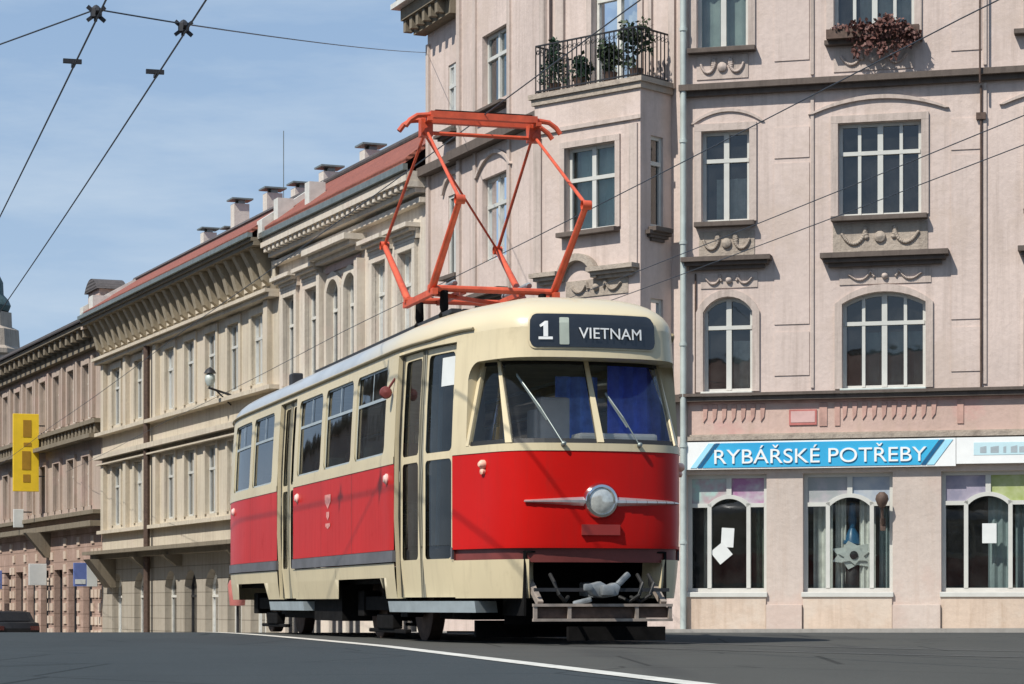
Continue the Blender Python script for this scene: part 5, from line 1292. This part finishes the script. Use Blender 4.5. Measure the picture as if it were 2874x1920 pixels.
# ------------------------------------------------------------------ rails (the track bends away just ahead of the tram)
TW = Matrix.Translation(TLOC) @ TR
for off in (-.75, .75):
    r = MB(); P = []
    for u in frange(60, 3, 50): P.append(Vector((off, u, 0)))
    Rc = 20.
    for t in frange(0, 1.25, 40)[1:]: P.append(Vector((Rc-(Rc-off)*math.cos(t), 3-(Rc-off)*math.sin(t), 0)))
    pr = None
    for i, p in enumerate(P):
        d = (P[min(i+1, len(P)-1)]-P[max(i-1, 0)]).normalized(); nrm = Vector((-d.y, d.x, 0)); a = TW @ (p+nrm*.03); b = TW @ (p-nrm*.03)
        a.z = G(a.y)+.006; b.z = G(b.y)+.006
        if pr: r.face([pr[0], pr[1], b, a])
        pr = (a, b)
    tag(r.build('rail', M['steel'], doubles=True), kind='structure')

# ------------------------------------------------------------------ overhead wires
def wirep(v, u, z): return TW @ Vector((-v, u, z))
def wire(v, z, label, clamps=(), u0=-26, u1=75, r=.009):
    mid = wirep(v, 0, z); o = empty('overhead_wire', mid, label, 'wire', 'overhead line wires')
    P = []
    for u in frange(u0, u1, 40): P.append(wirep(v, u, z - .04*math.sin(math.pi*((u+26) % 25)/25)) - mid)
    MB().tube(P, r, 6).build('contact_wire', M['wire'], o)
    for u, kind in clamps:
        c = wirep(v, u, z)-mid; m_ = MB(); w = TR.to_3x3() @ Vector((1, 0, 0)); f_ = TR.to_3x3() @ Vector((0, 1, 0)); up_ = Vector((0, 0, 1))
        if kind == 'x':
            for k in (-1, 1): m_.bar(c+w*.075*k+up_*.1, c-w*.075*k-up_*.02, .03, .03); m_.bar(c+f_*.1*k+up_*.06, c-f_*.06*k, .028)
            m_.lathe([(.0, -.03), (.05, -.02), (.05, .05), (.02, .08), (.0, .09)], c+up_*.03, n=10)
        else: m_.bar(c-w*.1+up_*.02, c+w*.07+up_*.02, .035, .04); m_.bar(c-f_*.12, c+f_*.12, .03)
        m_.build('clamp', M['dark'], o)
def clamp_u(v, z, ypx):
    d = (z-CAMZ)*5627/(1382-ypx); u = 0.
    for _ in range(60): u += d-wirep(v, u, z).y
    return u
wire(4.106, 5.3, 'leftmost overhead wire against the sky, with a spidery insulator near its top', ((clamp_u(4.106, 5.3, 43), 'x'), (clamp_u(4.106, 5.3, 146), 'b')))
wire(3.31, 5.3, 'second overhead wire from the left against the sky, parallel to the leftmost', ((clamp_u(3.31, 5.3, 76), 'x'), (clamp_u(3.31, 5.3, 170), 'b')))
wire(0., 5.19, 'overhead wire resting on the pantograph of the tram', r=.006)
wire(-2.99, 5.3, 'overhead wire crossing the russet window box at upper right', r=.006)
wire(-5.45, 5.3, 'upper one of the close pair of overhead wires at right', u1=36, r=.006)
wire(-6.2, 5.3, 'lower one of the close pair of overhead wires at right', u1=36, r=.006)
p1 = wirep(4.106, clamp_u(4.106, 5.3, 43), 5.38); p2 = wirep(3.31, clamp_u(3.31, 5.3, 76), 5.38)
ends = [Vector((-8.1, 27, 5.58)), p1, p2, FS(GL) @ Vector((.15, -.08, 13.2))]
P = []
for a, b in zip(ends, ends[1:]):
    for i in range(12):
        t = i/12; P.append(a.lerp(b, t)-Vector((0, 0, .0012*(b-a).length*4*t*(1-t))))
P.append(ends[-1])
tag(MB().tube(P, .007, 6).build('span_wire', M['wire']), 'thin span wire running across the sky to the corner building', 'wire')

# ------------------------------------------------------------------ light, sky, camera
sunv = Vector((-.70*math.cos(R(50)), -.714*math.cos(R(50)), math.sin(R(50)))).normalized()
sd_ = bpy.data.lights.new('sun', 'SUN'); sd_.energy = 5.0; sd_.angle = R(.53); sd_.color = (1., .95, .87)
so = bpy.data.objects.new('sun', sd_); so.rotation_euler = (-sunv).to_track_quat('-Z', 'Y').to_euler(); col.objects.link(so)
wd = bpy.data.worlds.new('World'); sc.world = wd; wd.use_nodes = True; nt = wd.node_tree; nt.nodes.clear()
sk = nt.nodes.new('ShaderNodeTexSky'); sk.sky_type = 'NISHITA'; sk.sun_disc = False; sk.sun_elevation = R(50); sk.sun_rotation = R(224.6); sk.altitude = 300; sk.air_density = 1.0; sk.dust_density = .7; sk.ozone_density = 1.2
tc = nt.nodes.new('ShaderNodeTexCoord').outputs['Generated']
base = mixc(nt, .6, sk.outputs[0], (3.2, 5.3, 8.6))
cl = noise(nt, scaled(nt, tc, (1.6, 1.6, 8.), (0, .35, .2)), 3.2, 9, .6, .42, .70)
cl2 = noise(nt, scaled(nt, tc, (1., 1., 3.)), 1.3, 4, .5, .35, .65)
sp3 = nt.nodes.new('ShaderNodeSeparateXYZ'); nt.links.new(tc, sp3.inputs[0])
hz = nt.nodes.new('ShaderNodeMapRange'); nt.links.new(sp3.outputs['Z'], hz.inputs['Value']); hz.inputs['From Min'].default_value = .0; hz.inputs['From Max'].default_value = .28; hz.inputs['To Min'].default_value = .62; hz.inputs['To Max'].default_value = .12
ma = nt.nodes.new('ShaderNodeMath'); ma.operation = 'MULTIPLY'; nt.links.new(cl, ma.inputs[0]); nt.links.new(cl2, ma.inputs[1])
mb_ = nt.nodes.new('ShaderNodeMath'); mb_.operation = 'MULTIPLY_ADD'; mb_.use_clamp = True; nt.links.new(ma.outputs[0], mb_.inputs[0]); mb_.inputs[1].default_value = .6; nt.links.new(hz.outputs[0], mb_.inputs[2])
skyc = mixc(nt, mb_.outputs[0], base, (6.0, 7.3, 8.8))
bg = nt.nodes.new('ShaderNodeBackground'); bg.inputs['Strength'].default_value = .084; nt.links.new(skyc, bg.inputs['Color'])
ow = nt.nodes.new('ShaderNodeOutputWorld'); nt.links.new(bg.outputs[0], ow.inputs[0])
cam = bpy.data.cameras.new('camera'); cam.lens = 36*6890/2874; cam.sensor_width = 36; cam.shift_y = (1692-960)/2874; cam.clip_start = .1; cam.clip_end = 3000
cobj = bpy.data.objects.new('camera', cam); cobj.location = (0, 0, CAMZ); cobj.rotation_euler = (R(90), 0, 0); col.objects.link(cobj); sc.camera = cobj
sc.view_settings.view_transform = 'Standard'; sc.view_settings.look = 'None'; sc.view_settings.gamma = 1; sc.view_settings.exposure = .12
sc.cycles.max_bounces = 8; sc.cycles.transparent_max_bounces = 16; sc.cycles.use_denoising = True
